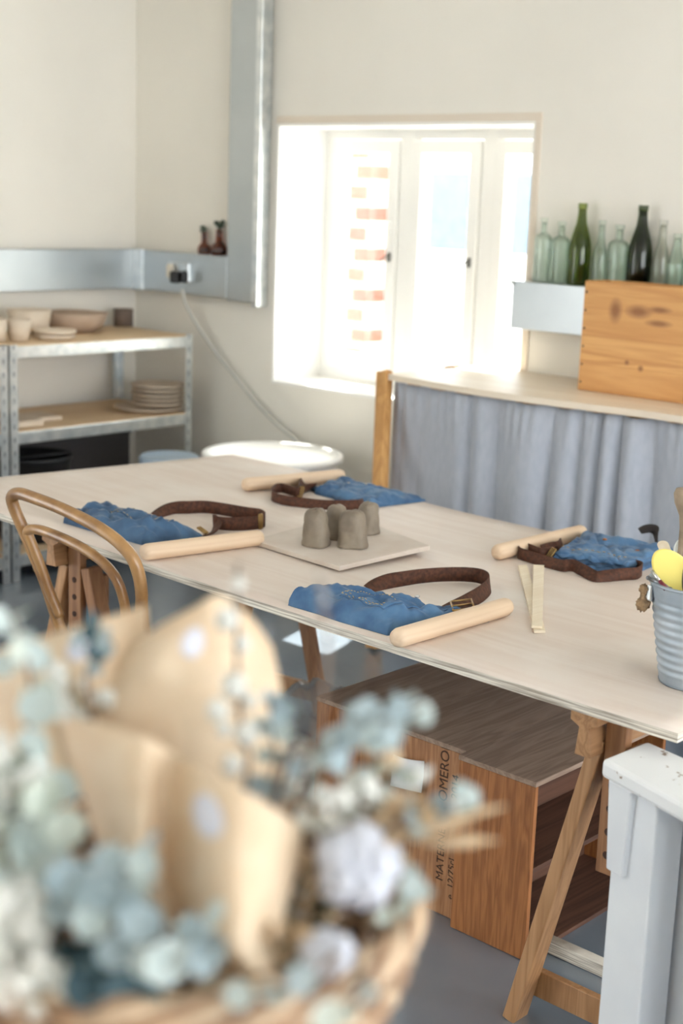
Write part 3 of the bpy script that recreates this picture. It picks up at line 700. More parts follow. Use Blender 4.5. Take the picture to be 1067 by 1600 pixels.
path = [Vector((sl.x-.03, sl.y-.05, .012)), Vector((sl.x-.01, sl.y-.01, .25)), sl]+co+[sr, Vector((sr.x+.01, sr.y-.01, .25)), Vector((sr.x+.03, sr.y-.05, .012))]
MB().tube(cat(path, 6), .0150, 14).build('outer_hoop', m_bent, t)
MB().tube(cat(ci, 6), .0125, 12).build('inner_hoop', m_bent, t)
sc_ = Vector(((sl.x+sr.x)/2+.01, (sl.y+sr.y)/2+.185, .45))
MB().lathe([(0, -.01), (.19, -.012), (.205, 0), (.205, .018), (.195, .026), (.17, .022), (0, .018)], sc_, 40).build('seat', m_bent, t)
for s in (-1, 1):
    MB().tube([sc_+Vector((s*.14, .12, 0)), sc_+Vector((s*.17, .15, -.25)), sc_+Vector((s*.19, .17, -.438))], [.016, .015, .012], 12).build('leg', m_bent, t)
MB().tube([sc_+Vector((.15*math.cos(a), .15*math.sin(a), -.2)) for a in np.linspace(0, 2*PI, 32, endpoint=False)], .009, 8, closed=True).build('leg_ring', m_bent, t)

# ------------------------------------------------------------------ wine cases under the table
zc = .427
def case(x0, x1, y0, y1, z1, label, mf, openx=False, feet=0.0):
    t = thing('wine_case', label, 'crate', ((x0+x1)/2, (y0+y1)/2, feet), 'wooden wine cases under the table')
    th = .012
    MB().box((x0, y0, feet+.001), (x1, y0+th, z1-th-.001), .0015).build('end_panel', mf, t)
    MB().box((x0, y1-th, feet+.001), (x1, y1, z1-th-.001), .0015).build('end_panel', mf, t)
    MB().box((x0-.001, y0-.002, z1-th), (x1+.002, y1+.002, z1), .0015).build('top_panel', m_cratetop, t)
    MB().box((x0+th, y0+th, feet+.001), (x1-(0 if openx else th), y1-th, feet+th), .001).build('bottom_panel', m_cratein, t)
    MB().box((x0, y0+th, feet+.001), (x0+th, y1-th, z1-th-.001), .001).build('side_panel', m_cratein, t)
    if not openx: MB().box((x1-th, y0+th, feet+.001), (x1, y1-th, z1-th-.001), .001).build('side_panel', mf, t)
    else:
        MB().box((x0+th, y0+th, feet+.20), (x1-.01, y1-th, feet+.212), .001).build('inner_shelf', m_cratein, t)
    return t
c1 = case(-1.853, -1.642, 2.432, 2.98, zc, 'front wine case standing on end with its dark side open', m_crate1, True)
c2 = case(-2.092, -1.857, 2.462, 2.985, zc, 'middle wine case stamped with black lettering and holding white paper', m_crate2)
c3 = case(-2.335, -2.096, 2.468, 2.99, zc+.0, 'far left wine case with an orange striped end panel', m_crate1)
props(MB().box((-1.66, 2.5, .001), (-1.44, 2.53, .032), .002).build('ply_offcut', m_plyedge, loc=(-1.5, 2.5, 0)), 'pale plywood strip on the floor beside the open wine case', 'board')
def stamp(txt, size, loc, parent, rot):
    cu = bpy.data.curves.new('t', 'FONT'); cu.body = txt; cu.size = size; cu.extrude = .0003; cu.align_x = 'LEFT'
    o = bpy.data.objects.new('t', cu); link(o); bpy.context.view_layer.update()
    me = bpy.data.meshes.new_from_object(o.evaluated_get(bpy.context.evaluated_depsgraph_get())); bpy.data.objects.remove(o)
    me.transform(Matrix.Translation(Vector(loc)-WL[parent.name]) @ rot)
    q = bpy.data.objects.new('stamped_lettering', me); link(q); q.parent = parent; me.materials.clear(); me.materials.append(m_ink); return q
rt = Matrix.Rotation(PI/2, 4, 'X') @ Matrix.Rotation(PI/2, 4, 'Z')   # on a front face, reading upwards
yf = 2.4615
stamp('POMEROL', .036, (-1.905, yf, .265), c2, rt)
stamp('2014', .030, (-1.872, yf, .30), c2, rt)
stamp('MATERNE', .030, (-1.905, yf, .085), c2, rt)
stamp('e  12/75cl', .026, (-1.872, yf, .05), c2, rt)
pp = MB(); a = PY(614, 1175, 2.455); b_ = PY(660, 1242, 2.455)
rows = [[Vector((a.x+(b_.x-a.x)*i/6, 2.456-.010*math.sin(PI*i/6)*(1-j/6)-.006*(j/6)**2, a.z+(b_.z-a.z)*j/6+.012*(i/6-.5))) for i in range(7)] for j in range(7)]
props(pp.grid(rows, .0006).build('paper_sheet', m_paper, loc=a), 'white paper sheet pinned on the end of the middle wine case', 'paper')

# clear crumpled plastic bag on the floor
rg = random.Random(4); rows = []
for i in range(26):
    row = []
    for j in range(26):
        p = Vector((-2.92+.52*i/25, 2.55+.5*j/25, 0))
        h = .10+.16*math.sin(PI*i/25)*math.sin(PI*j/25)
        h += .13*mnoise.noise(p*9)+.06*mnoise.noise(p*22)
        row.append(p+Vector((.03*mnoise.noise(p*14+Vector((5, 0, 0))), .03*mnoise.noise(p*14+Vector((0, 7, 0))), max(.004, h*min(1, 6*min(i, 25-i, j, 25-j)/25+.02)))))
    rows.append(row)
props(MB().grid(rows).build('plastic_bag', m_plastic, loc=(-2.66, 2.8, 0)), 'crumpled clear plastic bag on the floor left of the wine cases', 'bag')

# ------------------------------------------------------------------ white stool at the lower right
zt = .70
t = thing('painted_stool', 'chipped white painted stool at the table corner on the right', 'stool', (-1.08, 2.06, 0))
A = Vector((-1.258, 2.062, zt)); B = Vector((-.90, 1.945, zt)); C_ = Vector((-.86, 2.115, zt)); D_ = Vector((-1.250, 2.20, zt))
MB().prism([A, B, C_, D_], (0, 0, -.034), bev=.008).build('seat_slab', m_chip, t)
ex = (B-A).normalized(); ey = Vector((-ex.y, ex.x, 0))
def legbox(u0, u1, v0, v1, z0, z1, name='leg', m=m_stool):
    q = [A+ex*u+ey*v for u, v in ((u0, v0), (u1, v0), (u1, v1), (u0, v1))]
    q = [Vector((p.x, p.y, z0)) for p in q]
    return MB().prism(q, (0, 0, z1-z0), bev=.004).build(name, m, t)
legbox(.022, .128, .02, .085, .001, zt-.035)
legbox(.24, .33, .02, .085, .001, zt-.035)
legbox(.05, .33, .095, .12, .001, zt-.035, 'rear_board')
def wedge(u, z0, z1, w0, w1, v0, v1):
    q = []
    for v in (v0,):
        q = [A+ex*(u)+ey*v, A+ex*(u+w1)+ey*v, A+ex*(u+w1)+ey*v, A+ex*(u+.012)+ey*v]
    zz = [z1, z1, z0, z0]
    q = [Vector((p.x, p.y, z)) for p, z in zip(q, zz)]
    q[2] = q[2]-ex*(w1-w0)*.25
    return MB().prism(q, ey*(v1-v0), bev=.003).build('corner_bracket', m_stool, t)
wedge(.012, .50, zt-.035, .03, .062, .008, .026)

# ------------------------------------------------------------------ tile with four lumps of clay
q = [PT(394, 851), PT(530, 896), PT(671, 868), PT(541, 816)]
zmean = max(tz(p.x, p.y) for p in q)+.001
tq = [Vector((p.x, p.y, zmean)) for p in q]
props(MB().prism(tq, (0, 0, .012), bev=.0015).build('ply_board', [mat('chalky_board', (216, 206, 196), .8, rgb2=(206, 192, 180), vscale=9)], loc=tq[0]), 'square chalky board on the table under the clay lumps', 'board')
zb = zmean+.0125
def lump(px, py, r, h, seed, label):
    c = PZ(px, py, zb); rgn = random.Random(seed); lean = Vector((rgn.uniform(-.006, .006), rgn.uniform(-.006, .006), 0))
    prof = [(0, 0), (.90, 0), (1.05, .04), (1.04, .12), (1.0, .28), (.97, .45), (.93, .62), (.88, .78), (.78, .90), (.6, .97), (.35, 1.0), (0, 1.005)]
    mb = MB(); N = 40; rings = []
    fin = []
    for i, (a, z) in enumerate(cat(prof, 4)):
        fin.append((max(0, a), z))
    for (a, z) in fin:
        ring = []
        for k in range(N):
            th = 2*PI*k/N
            sqr = 1+.05*math.cos(2*th+seed)+.035*math.cos(3*th+seed*2)
            d = Vector((math.cos(th), math.sin(th), z*1.5+seed*3.7))
            nz = .17*mnoise.noise(d*1.1)+.08*mnoise.noise(d*2.6)-.05*max(0, 1-6*abs(mnoise.noise(d*1.6+Vector((9, 0, 0)))))
            p = Vector((math.cos(th), math.sin(th), 0))*a*r*sqr*(1+nz)
            p.z = max(0, h*z*(1+.04*mnoise.noise(d*1.7) if z > .3 else 1)); p += lean*z
            ring.append(mb.bm.verts.new(c+p))
        rings.append(ring)
    for R0, R1 in zip(rings, rings[1:]):
        for k in range(N):
            f = mb.bm.faces.new((R0[k], R0[(k+1) % N], R1[(k+1) % N], R1[k])); f.smooth = True
    bmesh.ops.remove_doubles(mb.bm, verts=mb.bm.verts, dist=.0002)
    props(mb.build('clay_lump', m_clay, loc=c), label, 'clay', 'clay lumps on the board')
lump(493, 852, .036, .094, 1, 'grey clay lump at the near left of the board')
lump(521, 840, .033, .088, 2, 'grey clay lump standing behind the near left lump')
lump(551, 854, .038, .094, 3, 'squat grey clay lump nearest the front corner of the board')
lump(573, 833, .030, .084, 5, 'smallest grey clay lump at the back right of the group')

# ------------------------------------------------------------------ rolling pins
def pin(a, b, label, r=.0208):
    A = PT(*a, h=r); B = PT(*b, h=r); d = (B-A); L_ = d.length; d.normalize()
    zlow = [tz(p.x, p.y) for p in (A, B)]
    prof = [(0, 0), (r*.55, .0015), (r*.85, .006), (r, .016)]+[(r, L_*k/8) for k in range(1, 8)]+[(r, L_-.016), (r*.85, L_-.006), (r*.55, L_-.0015), (0, L_)]
    mb = MB(); mb.lathe(prof, (0, 0, 0), 32)
    o = mb.build('rolling_pin', m_pin, loc=(0, 0, 0))
    # the pin's own axis is its Y so that the grain runs along it
    me = o.data; me.transform(Matrix.Rotation(-PI/2, 4, 'X'))
    y = d; x = Vector((0, 0, 1)).cross(y).normalized()*-1; z = x.cross(y)
    o.matrix_world = Matrix(((x.x, y.x, z.x, A.x), (x.y, y.y, z.y, A.y), (x.z, y.z, z.z, A.z+.0008), (0, 0, 0, 1)))
    props(o, label, 'rolling pin', 'beech rolling pins on the table')
pin((616, 999), (795, 947), 'beech rolling pin nearest the camera, resting by the front denim apron')
pin((221, 864), (409, 840), 'beech rolling pin beside the apron near the bentwood chair')
pin((380, 758), (536, 743), 'beech rolling pin partly hidden behind the far denim apron')
pin((774, 864), (911, 831), 'beech rolling pin at the back right of the table near the curtain')

# ------------------------------------------------------------------ folded denim aprons with webbing straps
def slab_fn(cor, z0, hs, seed, wr=.006, edge=.16, folds=(), near=.75):
    """height field over a quad given by 4 ground points; returns f(s,t)->(bottom, top)"""
    A, B, C, D = [Vector((p.x, p.y, 0)) for p in cor]
    def f(s, t):
        # rounded outline
        a = abs(2*s-1); b = abs(2*t-1)
        p = A*(1-s)*(1-t)+B*s*(1-t)+C*s*t+D*(1-s)*t
        wob = Vector((mnoise.noise(Vector((s*3, t*3, seed))), mnoise.noise(Vector((s*3, t*3, seed+9))), 0))*.007
        p = p+wob
        ds = min(s, 1-s); dt = min(t*near, (1-t)*.75)
        d = min(ds, dt)/edge
        k = 1 if d >= 1 else (1-(1-max(0, d))**2.4)**(1/2.4)
        hh = (hs[0]*(1-s)*(1-t)+hs[1]*s*(1-t)+hs[2]*s*t+hs[3]*(1-s)*t)
        v = Vector((s*5+seed, t*5, seed*1.3))
        w = mnoise.noise(v*1.2)*1.0+.7*mnoise.noise(Vector((s*9+t*7, (t-s)*3.0, seed*2.0)))+.40*math.sin((s*1.3-t*1.5)*11+3*mnoise.noise(v*.8)+seed)+.30*mnoise.noise(Vector((s*22+t*9, t*15-s*4, seed)))-.25*(1-min(1, 7*abs(mnoise.noise(Vector((s*6.5-t*2.5, t*5.5+s*1.5, seed*2.3))))))-1.0*(1-min(1, 5*abs(mnoise.noise(Vector((s*3.2+t*2.2, (t-s*.6)*2.2, seed*1.7))))))+.35*abs(mnoise.noise(v*3.1))
        for (s0, t0, s1, t1, amp, wd) in folds:
            ax, ay = s1-s0, t1-t0; q = max(0, min(1, ((s-s0)*ax+(t-t0)*ay)/(ax*ax+ay*ay)))
            dd = math.hypot(s-s0-q*ax, t-t0-q*ay); hh += amp*math.exp(-(dd/wd)**2)
        base = tz(p.x, p.y)+z0
        return Vector((p.x, p.y, base+.0005)), Vector((p.x, p.y, base+.001+max(.001, (hh+wr*1.5*w)*k)))
    return f
def slab(name, f, m, parent, n=84):
    mb = MB(); ev = [0.5*(1-math.cos(PI*i/n))*.6+.4*i/n for i in range(n+1)]
    top = [[mb.bm.verts.new(f(s, t)[1]) for s in ev] for t in ev]; bot = [[mb.bm.verts.new(f(s, t)[0]) for s in ev] for t in ev]
    for i in range(n):
        for j in range(n):
            q = mb.bm.faces.new((top[i][j], top[i][j+1], top[i+1][j+1], top[i+1][j])); q.smooth = True
            mb.bm.faces.new((bot[i][j], bot[i+1][j], bot[i+1][j+1], bot[i][j+1]))
    for i in range(n):
        for a in (0, n):
            q = mb.bm.faces.new((top[i][a], top[i+1][a], bot[i+1][a], bot[i][a])); q.smooth = True
            q = mb.bm.faces.new((top[a][i], top[a][i+1], bot[a][i+1], bot[a][i])); q.smooth = True
    o = mb.build(name, m, parent); WL[o.name] = WL[parent.name]; return o
def patch(name, f, uv, m, parent, off=.0042, th=.003, n=44):
    """cloth patch following the top of a slab; uv: quad corners in (s,t)"""
    a, b, c, d = [np.array(q, float) for q in uv]; rows = []
    for i in range(n+1):
        row = []
        for j in range(n+1):
            q = a*(1-j/n)*(1-i/n)+b*(j/n)*(1-i/n)+c*(j/n)*(i/n)+d*(1-j/n)*(i/n)
            row.append(f(*q)[1]+Vector((0, 0, off)))
        rows.append(row)
    o = MB().grid(rows, th).build(name, m, parent); WL[o.name] = WL[parent.name]; return o
def stitches(f, uvs, parent, off=.0050, r=.0008, step=.006):
    """dashed tan stitching along a polyline in (s,t)"""
    mb = MB(); pts = []
    for a, b in zip(uvs, uvs[1:]):
        for k in range(24): pts.append(f(a[0]+(b[0]-a[0])*k/24, a[1]+(b[1]-a[1])*k/24)[1]+Vector((0, 0, off)))
    for i in range(0, len(pts)-1, 2): mb.tube([pts[i], pts[i+1]], r, 5)
    return mb.build('stitching', m_stitch, parent)
def ribbon(name, pts, m, parent, w=.036, th=.0022, nsub=8):
    """pts: (px, py, tilt) foot of the band on the table; tilt 0 stands on edge, 90 lies flat; or (Vector, tilt)"""
    ctrl = []
    for q in pts:
        if isinstance(q[0], Vector): p, tl = q[0], q[1]
        else: p, tl = PT(q[0], q[1], h=.002), q[2]
        ctrl.append((p.x, p.y, p.z, tl))
    C = cat(ctrl, nsub); L0, L1 = [], []
    for i, c in enumerate(C):
        a = C[max(0, i-1)]; b = C[min(len(C)-1, i+1)]
        d = Vector((b[0]-a[0], b[1]-a[1], 0))
        d = d.normalized() if d.length > 1e-6 else Vector((1, 0, 0))
        n = Vector((-d.y, d.x, 0)); tl = math.radians(c[3])
        p = Vector(c[:3]); up = Vector((0, 0, 1))*math.cos(tl)+n*math.sin(tl)
        L0.append(p); L1.append(p+up*w)
    rows = [L0, [a*.5+b*.5 for a, b in zip(L0, L1)], L1]
    return MB().grid(rows, th).build(name, m, parent)
def buckle(c, d, parent, w=.042, h=.026, m=None, r=.0022, tilt=.5):
    d = Vector((d[0], d[1], 0)).normalized(); n = Vector((-d.y, d.x, 0)); up = (Vector((0, 0, 1))*math.sin(tilt)+n*math.cos(tilt))
    P4 = [c-d*h/2, c+d*h/2, c+d*h/2+up*w, c-d*h/2+up*w]
    mb = MB()
    for i in range(4): mb.tube([P4[i], P4[(i+1) % 4]], r, 8)
    mb.tube([(P4[0]+P4[1])/2, (P4[2]+P4[3])/2], r, 8)
    return mb.build('buckle', m or m_brass, parent)
def button(f, s, t, m, parent, r=.006):
    p = f(s, t)[1]+Vector((0, 0, .002)); return MB().lathe([(0, 0), (r, 0), (r, .002), (r*.6, .0035), (0, .004)], p, 16).build('button', m, parent)

# apron nearest the camera
t = thing('denim_apron', 'folded blue denim apron with a pocket, closest to the table front edge', 'apron', PT(600, 960), 'folded denim aprons on the table')
cor = [PT(450, 946), PT(604, 994), PT(748, 974), PT(560, 938)]
f = slab_fn(cor, 0, (.056, .050, .032, .030), 1.3, .006, .17, ((.62, .05, 1.0, .35, .012, .07), (.0, .2, .3, .6, .008, .1)), .34)
slab('folded_cloth', f, m_denim, t)
f2 = slab_fn([PT(590, 985), PT(612, 992), PT(765, 972), PT(715, 955)], .0, (.030, .022, .016, .020), 4.1, .005, .2)
slab('rolled_edge', f2, m_denimd, t)
pk = patch('pocket', f, ((.34, .22), (.84, .14), (.92, .46), (.48, .52)), m_denim, t)
stitches(f, ((.355, .235), (.83, .16)), pk); stitches(f, ((.375, .265), (.82, .195)), pk); stitches(f, ((.355, .235), (.485, .50)), pk); stitches(f, ((.50, .505), (.90, .45)), pk)
button(f, .60, .86, m_silver, t)
st = ribbon('strap', [(585, 924, 80), (600, 921, 50), (625, 917, 12), (655, 912, 0), (690, 909, -4), (728, 909, 0), (752, 913, 6), (766, 924, -10), (757, 938, -25), (738, 950, -45), (715, 960, -60), (698, 968, -70)], m_strap, t); WL[st.name] = WL[t.name]
q4 = [PT(x, y, .034) for x, y in ((704, 940), (736, 936), (741, 950), (708, 954))]; mb = MB()
for i in range(4): mb.tube([q4[i], q4[(i+1) % 4]], .0022, 8)
mb.tube([q4[0].lerp(q4[3], .5), q4[1].lerp(q4[2], .5)], .0022, 8)
mb.build('buckle', m_brass, st)
ribbon('strap_end', [(q4[1].lerp(q4[2], .5)+Vector((.02, .03, -.022)), 60), (q4[1].lerp(q4[2], .5)+Vector((.0, .0, -.008)), 80), (q4[0].lerp(q4[3], .5)+Vector((0, 0, -.010)), 80), (PT(690, 964, .020), 75)], m_strap, st, w=.030)
ribbon('strap_tab', [(708, 957, 70), (695, 963, 70), (680, 969, 75)], m_strap, st, w=.03)
# apron by the chair
t = thing('denim_apron', 'folded blue denim apron behind the bentwood chair hoop', 'apron', PT(210, 815), 'folded denim aprons on the table')
cor = [PT(99, 818), PT(222, 852), PT(318, 843), PT(158, 797)]
f = slab_fn(cor, 0, (.044, .050, .032, .032), 7.7, .006, .17, ((.05, .6, .9, .5, .008, .08), (.7, .1, .95, .6, .010, .06)), .4)
slab('folded_cloth', f, m_denimd, t)
pk = patch('pocket', f, ((.35, .42), (.85, .34), (.88, .72), (.46, .80)), m_denimd, t)
stitches(f, ((.36, .44), (.84, .36), (.87, .70)), pk); stitches(f, ((.36, .44), (.46, .78)), pk)
button(f, .52, .90, m_copper, t, .007)
st = ribbon('strap', [(252, 808, 80), (272, 803, 40), (292, 803, 8), (320, 802, 0), (350, 806, 0), (385, 812, 0), (406, 815, 0), (413, 822, 0), (400, 827, -6), (365, 829, -5), (340, 827, 0), (333, 824, 10), (329, 831, 50), (318, 836, 70), (308, 838, 75)], m_strap, t); WL[st.name] = WL[t.name]
buckle(PT(407, 826, .002), PT(413, 825)-PT(395, 828), st, .04, .012, tilt=1.55)
buckle(PT(324, 834, .004), PT(334, 831)-PT(316, 838), st, .03, .016, tilt=.5)
# far apron
t = thing('denim_apron', 'folded blue denim apron at the far edge, beyond the clay lumps', 'apron', PT(580, 770), 'folded denim aprons on the table')
cor = [PT(490, 772), PT(578, 796), PT(664, 783), PT(530, 755)]
f = slab_fn(cor, 0, (.030, .026, .018, .030), 3.4, .004, .15, ((.1, .4, .9, .5, .006, .1),))
slab('folded_cloth', f, m_denim, t)
f2 = slab_fn([PT(486, 766), PT(560, 796), PT(600, 789), PT(540, 763)], 0, (.016, .014, .012, .016), 5.4, .003, .15)
slab('under_layer', f2, m_denimd, t)
button(f, .28, .55, m_silver, t, .005); button(f, .52, .55, m_silver, t, .005)
st = ribbon('strap', [(486, 765, 40), (474, 770, 20), (466, 776, 5), (455, 774, 0), (440, 770, 0), (428, 772, 0), (424, 782, 0), (440, 789, 6), (470, 793, 20), (505, 796, 30), (530, 797, 20), (550, 797, 10), (566, 795, 20), (582, 788, 60)], m_strap, t, w=.030); WL[st.name] = WL[t.name]
ribbon('strap_tab', [(468, 776, 5), (472, 766, 10), (482, 760, 40), (494, 758, 70)], m_strap, st, w=.034)
buckle(PT(468, 776, .004), Vector((1, .2, 0)), st, .03, .016, tilt=1.2)
# apron at the right
t = thing('denim_apron', 'folded blue denim apron with wavy layered edges beside the zinc bucket', 'apron', PT(930, 870), 'folded denim aprons on the table')
cor = [PT(866, 878), PT(982, 898), PT(1052, 876), PT(915, 848)]
f = slab_fn(cor, 0.010, (.024, .022, .022, .030), 9.2, .005, .10, ((.2, .8, .8, .85, .008, .1),))
for k in range(3):
    off = .012-.004*k
    d = (cor[0]-cor[3]).normalized()
    cc = [cor[0]+d*off, cor[1]+d*(off+.012*(k == 0)), cor[2], cor[3]]
    fk = slab_fn(cc, .0095*k, (.0105, .0105, .0105, .0105), 11.1+3*k, .002, .06)
    def fw(s, t_, fk=fk, k=k):
        b_, u_ = fk(s, t_); wv = d*(.006*math.sin(s*30+2.1*k)*max(0, 1-t_*4)); z_ = Vector((0, 0, .003*math.sin(s*26+k)*max(0, 1-t_*4)))
        return b_+wv, u_+wv+z_
    slab('folded_layer', fw, m_denimd if k % 2 else m_denim, t)
slab('folded_cloth', slab_fn(cor, .022, (.012, .012, .012, .02), 9.2, .004, .10, ((.2, .8, .8, .85, .006, .1),)), m_denim, t)
ft = slab_fn(cor, .022, (.012, .012, .012, .02), 9.2, .004, .10, ((.2, .8, .8, .85, .006, .1),))
button(ft, .36, .62, m_copper, t); button(ft, .76, .60, m_copper, t)
stitches(ft, ((.05, .10), (.95, .10)), t)
st = ribbon('strap', [(876, 870, 30), (862, 870, 10), (845, 874, 0), (828, 868, 0), (812, 862, 0), (808, 872, 5), (822, 878, 15), (850, 886, 35), (878, 893, 30), (893, 893, 10), (905, 899, 25), (925, 908, 50), (945, 909, 40), (975, 907, 10), (996, 905, 0), (1003, 897, 0), (990, 892, 0), (975, 893, 0), (963, 889, 10), (966, 880, 20)], m_strap, t, w=.031); WL[st.name] = WL[t.name]
ribbon('strap_tab', [(850, 872, 20), (862, 868, 10), (872, 866, 5), (882, 860, 20)], m_strap, st, w=.036)
buckle(PT(855, 873, .008), Vector((.8, -.3, 0)), st, .032, .018, tilt=.9)
ribbon('strap_end', [(PT(1000, 858)+Vector((0, 0, .045)), 75), (PT(1016, 858)+Vector((0, 0, .045)), 40), (PT(1023, 863)+Vector((0, 0, .02)), 5), (PT(1026, 872)+Vector((0, 0, .002)), 0)], mat('black_webbing', (34, 28, 28), .7), st, w=.028)

# ------------------------------------------------------------------ two slats
def slat(a0, a1, b0, b1, z, label):
    q = [PT(*p, h=z) for p in (a0, a1, b1, b0)]; zz = max(p.z for p in q) if z > .01 else None
    q = [Vector((p.x, p.y, tz(p.x, p.y)+z+.0008)) for p in q]
    props(MB().prism(q, (0, 0, .0062), bev=.0008).build('guide_strip', m_slat, loc=q[0]), label, 'strip', 'guide strips on the table')
slat((809, 887), (823, 886), (834, 990), (852, 990), 0, 'pale wooden strip lying underneath the other, splayed to the left')
slat((833, 886), (850, 887), (830, 982), (847, 983), .0068, 'pale wooden strip lying on top of the other')

# ------------------------------------------------------------------ zinc bucket with tools
bb = PT(1027, 1066); cb = Vector((bb.x+.067*math.cos(-.2), bb.y+.067*math.sin(.55), 0)); 
left = -_r0
cb = PT(1027, 1064)+_r0*.070; cb.z = tz(cb.x, cb.y)+.001
t = thing('zinc_bucket', 'ribbed zinc bucket of clay tools at the right edge of the table', 'bucket', cb)
hb, r0, r1 = .202, .066, .099
prof = [(0, .006), (r0-.003, .006), (r0, .0), (r0+.002, .004)]
for k in range(1, 96):
    z = hb*k/96; rr = r0+(r1-r0)*k/96
    if .02 < z < hb-.03: rr += .0013*math.sin((z-.02)/(hb-.05)*2*PI*9)
    prof.append((rr, z))
prof += [(r1, hb-.004), (r1+.003, hb-.003), (r1+.004, hb), (r1+.001, hb+.003), (r1-.002, hb), (r1-.004, hb-.006), (r0-.004, .01), (0, .01)]
MB().lathe(prof, cb, 64).build('pail', m_zinc, t)
la = cb-_r0*(r1-.004)+Vector((0, 0, hb-.02))
ep = MB(); ep.box((la.x-.006, la.y-.012, la.z-.02), (la.x+.006, la.y+.012, la.z+.012), .003); ep.tube([la+Vector((-.004, .0, -.012))+Vector((-.008*math.sin(a), .010*math.cos(a), .0)) for a in np.linspace(0, PI, 8)], .002, 6); ep.build('handle_lug', m_galv, t)
rp = MB()
rp.ball(la-_r0*.016+Vector((0, 0, .002)), .009, sub=3, rough=.4, freq=18, sc=(1, 1, 1.1)); rp.ball(la-_r0*.016+Vector((0, 0, -.028)), .0125, sub=3, rough=.5, freq=20, sc=(1, 1, 1.1))
rp.tube([la-_r0*.016+Vector((0, 0, .0)), la-_r0*.018+Vector((0, 0, -.03))], .006, 8)
rp.build('rope_knot', m_rope, t)
top = cb+Vector((0, 0, hb))
tow = -Vector((_f.x, _f.y, 0)).normalized()      # from the bucket towards the viewer's side of the table
def tool(name, label, cat_, mb, m, loc): return props(mb.build(name, m, loc=loc), label, cat_, 'clay tools in the bucket')
# yellow kidney
kd = MB(); up = Vector((-.30*_r0.x, -.30*_r0.y, .95)).normalized(); cc = top-_r0*.052+Vector((0, 0, .012))+tow*.005
ax = (Vector((0, 0, .8))-_r0*.75).normalized(); bx = (_r0*.8+Vector((0, 0, .75))).normalized(); nn = ax.cross(bx).normalized()
rows = []
pk_ = []
for k in range(40):
    a = 2*PI*k/40; rr = 1-.10*math.sin(a)*(math.cos(a) < 0)
    pk_.append(cc+ax*(.062*math.cos(a))+bx*(.034*math.sin(a)*rr)+ax*0)
kd.prism(pk_, nn*.009, bev=.003)
tool('yellow_kidney', 'yellow kidney-shaped rubber scraper leaning in the zinc bucket', 'scraper', kd, mat('yellow_rubber', (240, 222, 120), .45), cc)
# wooden tongue stick
s0 = FD(1058, 905, 2.80); s1 = FD(1036, 851, 2.87); d = (s1-s0).normalized(); sd = d.cross(_f).normalized()
pts_ = []
for a in np.linspace(-PI/2, PI/2, 9): pts_.append(s1+sd*(.0115*math.sin(a))+d*(.0115*math.cos(a)))
pts_ += [s0-d*.10+sd*.0115, s0-d*.10-sd*.0115]
tool('lolly_stick', 'flat pale wooden stick standing behind the yellow scraper', 'stick', MB().prism(pts_, _f*.0025, bev=.0006), m_slat, s0)
# clippers, needle tool, metal rib, wooden knob
k0 = FD(1013, 903, 2.74); k1 = FD(1046, 922, 2.71)
tool('metal_clipper', 'dark metal lever lying across the bucket rim below the scraper', 'tool', MB().tube([k0, k0.lerp(k1, .5)+Vector((0, 0, .003)), k1], [.004, .006, .005], 10).ball(k1, .007, sub=2).ball(k0, .005, sub=2), mat('dark_steel', (120, 122, 126), .3, .9), k0)
n0 = FD(1019, 892, 2.735); n1 = FD(1041, 921, 2.70)
t2 = thing('craft_tool', 'thin steel tool with a dark red grip against the yellow scraper', 'tool', n1, 'clay tools in the bucket')
MB().tube([n0, n0.lerp(n1, .55)], [.004, .003], 8).build('shaft', m_silver, t2); MB().tube([n0.lerp(n1, .55), n1], [.004, .005], 8).build('grip', mat('dark_red', (110, 30, 50), .4), t2)
r0_ = FD(1066, 900, 2.74)
tool('metal_rib', 'grey metal rib cut off by the right edge at the bucket', 'tool', MB().ball(r0_+_r0*.012, .03, sub=3, sc=(.8, .25, 1.3)), mat('grey_rib', (120, 114, 108), .4, .5), r0_)
w0 = FD(1072, 772, 2.80)
tool('wooden_tool', 'turned wooden tool head rising above the bucket at the right edge', 'tool', MB().lathe([(0, .0), (.020, -.002), (.024, -.012), (.021, -.03), (.010, -.055), (.007, -.08), (.007, -.30), (0, -.30)], w0+Vector((.0, 0, .012)), 20), mat('grey_wood', (170, 150, 128), .7, var=.2, vscale=30), w0)
j0 = FD(1073, 860, 2.84)
tool('loop_ring', 'clear ring-shaped tool end beside the wooden stick', 'tool', MB().tube([j0+_r0*(.022*math.cos(a))+_u*(.022*math.sin(a)) for a in np.linspace(0, 2*PI, 24, endpoint=False)], .005, 8, closed=True).tube([j0-_u*.022, j0-_u*.12], .004, 8), mat('clear_acrylic', (226, 230, 230), .2), j0)

# ------------------------------------------------------------------ foreground: the flower basket
BC = FD(296, 1398, 1.0); BR = .154; bz0 = BC.z-.15
st_ = thing('added_counter', 'unseen low wooden counter added below the camera, carrying the flower basket and shading the floor', 'counter', (BC.x, BC.y, 0))  # unseen, added under the basket; its solid body also blocks low light
fw = Vector((_f.x, _f.y, 0)).normalized()
def cq(a, b): p = Vector((0, 0, 0))+fw*a+_r0*b; return p
o_ = [Vector((p.x, p.y, bz0-.001)) for p in (cq(.30, -.62), cq(.30, .07), cq(.975, .07), cq(.975, -.62))]
MB().prism(o_, (0, 0, -.03), bev=.003).build('counter_top', m_oak, st_)
o_ = [Vector((p.x, p.y, .001)) for p in (cq(.33, -.58), cq(.33, .04), cq(.95, .04), cq(.95, -.58))]
MB().prism(o_, (0, 0, bz0-.033), bev=.003).build('carcass', m_oak, st_)
t = thing('wicker_basket', 'round willow basket full of dried flowers in the foreground', 'basket', (BC.x, BC.y, bz0))
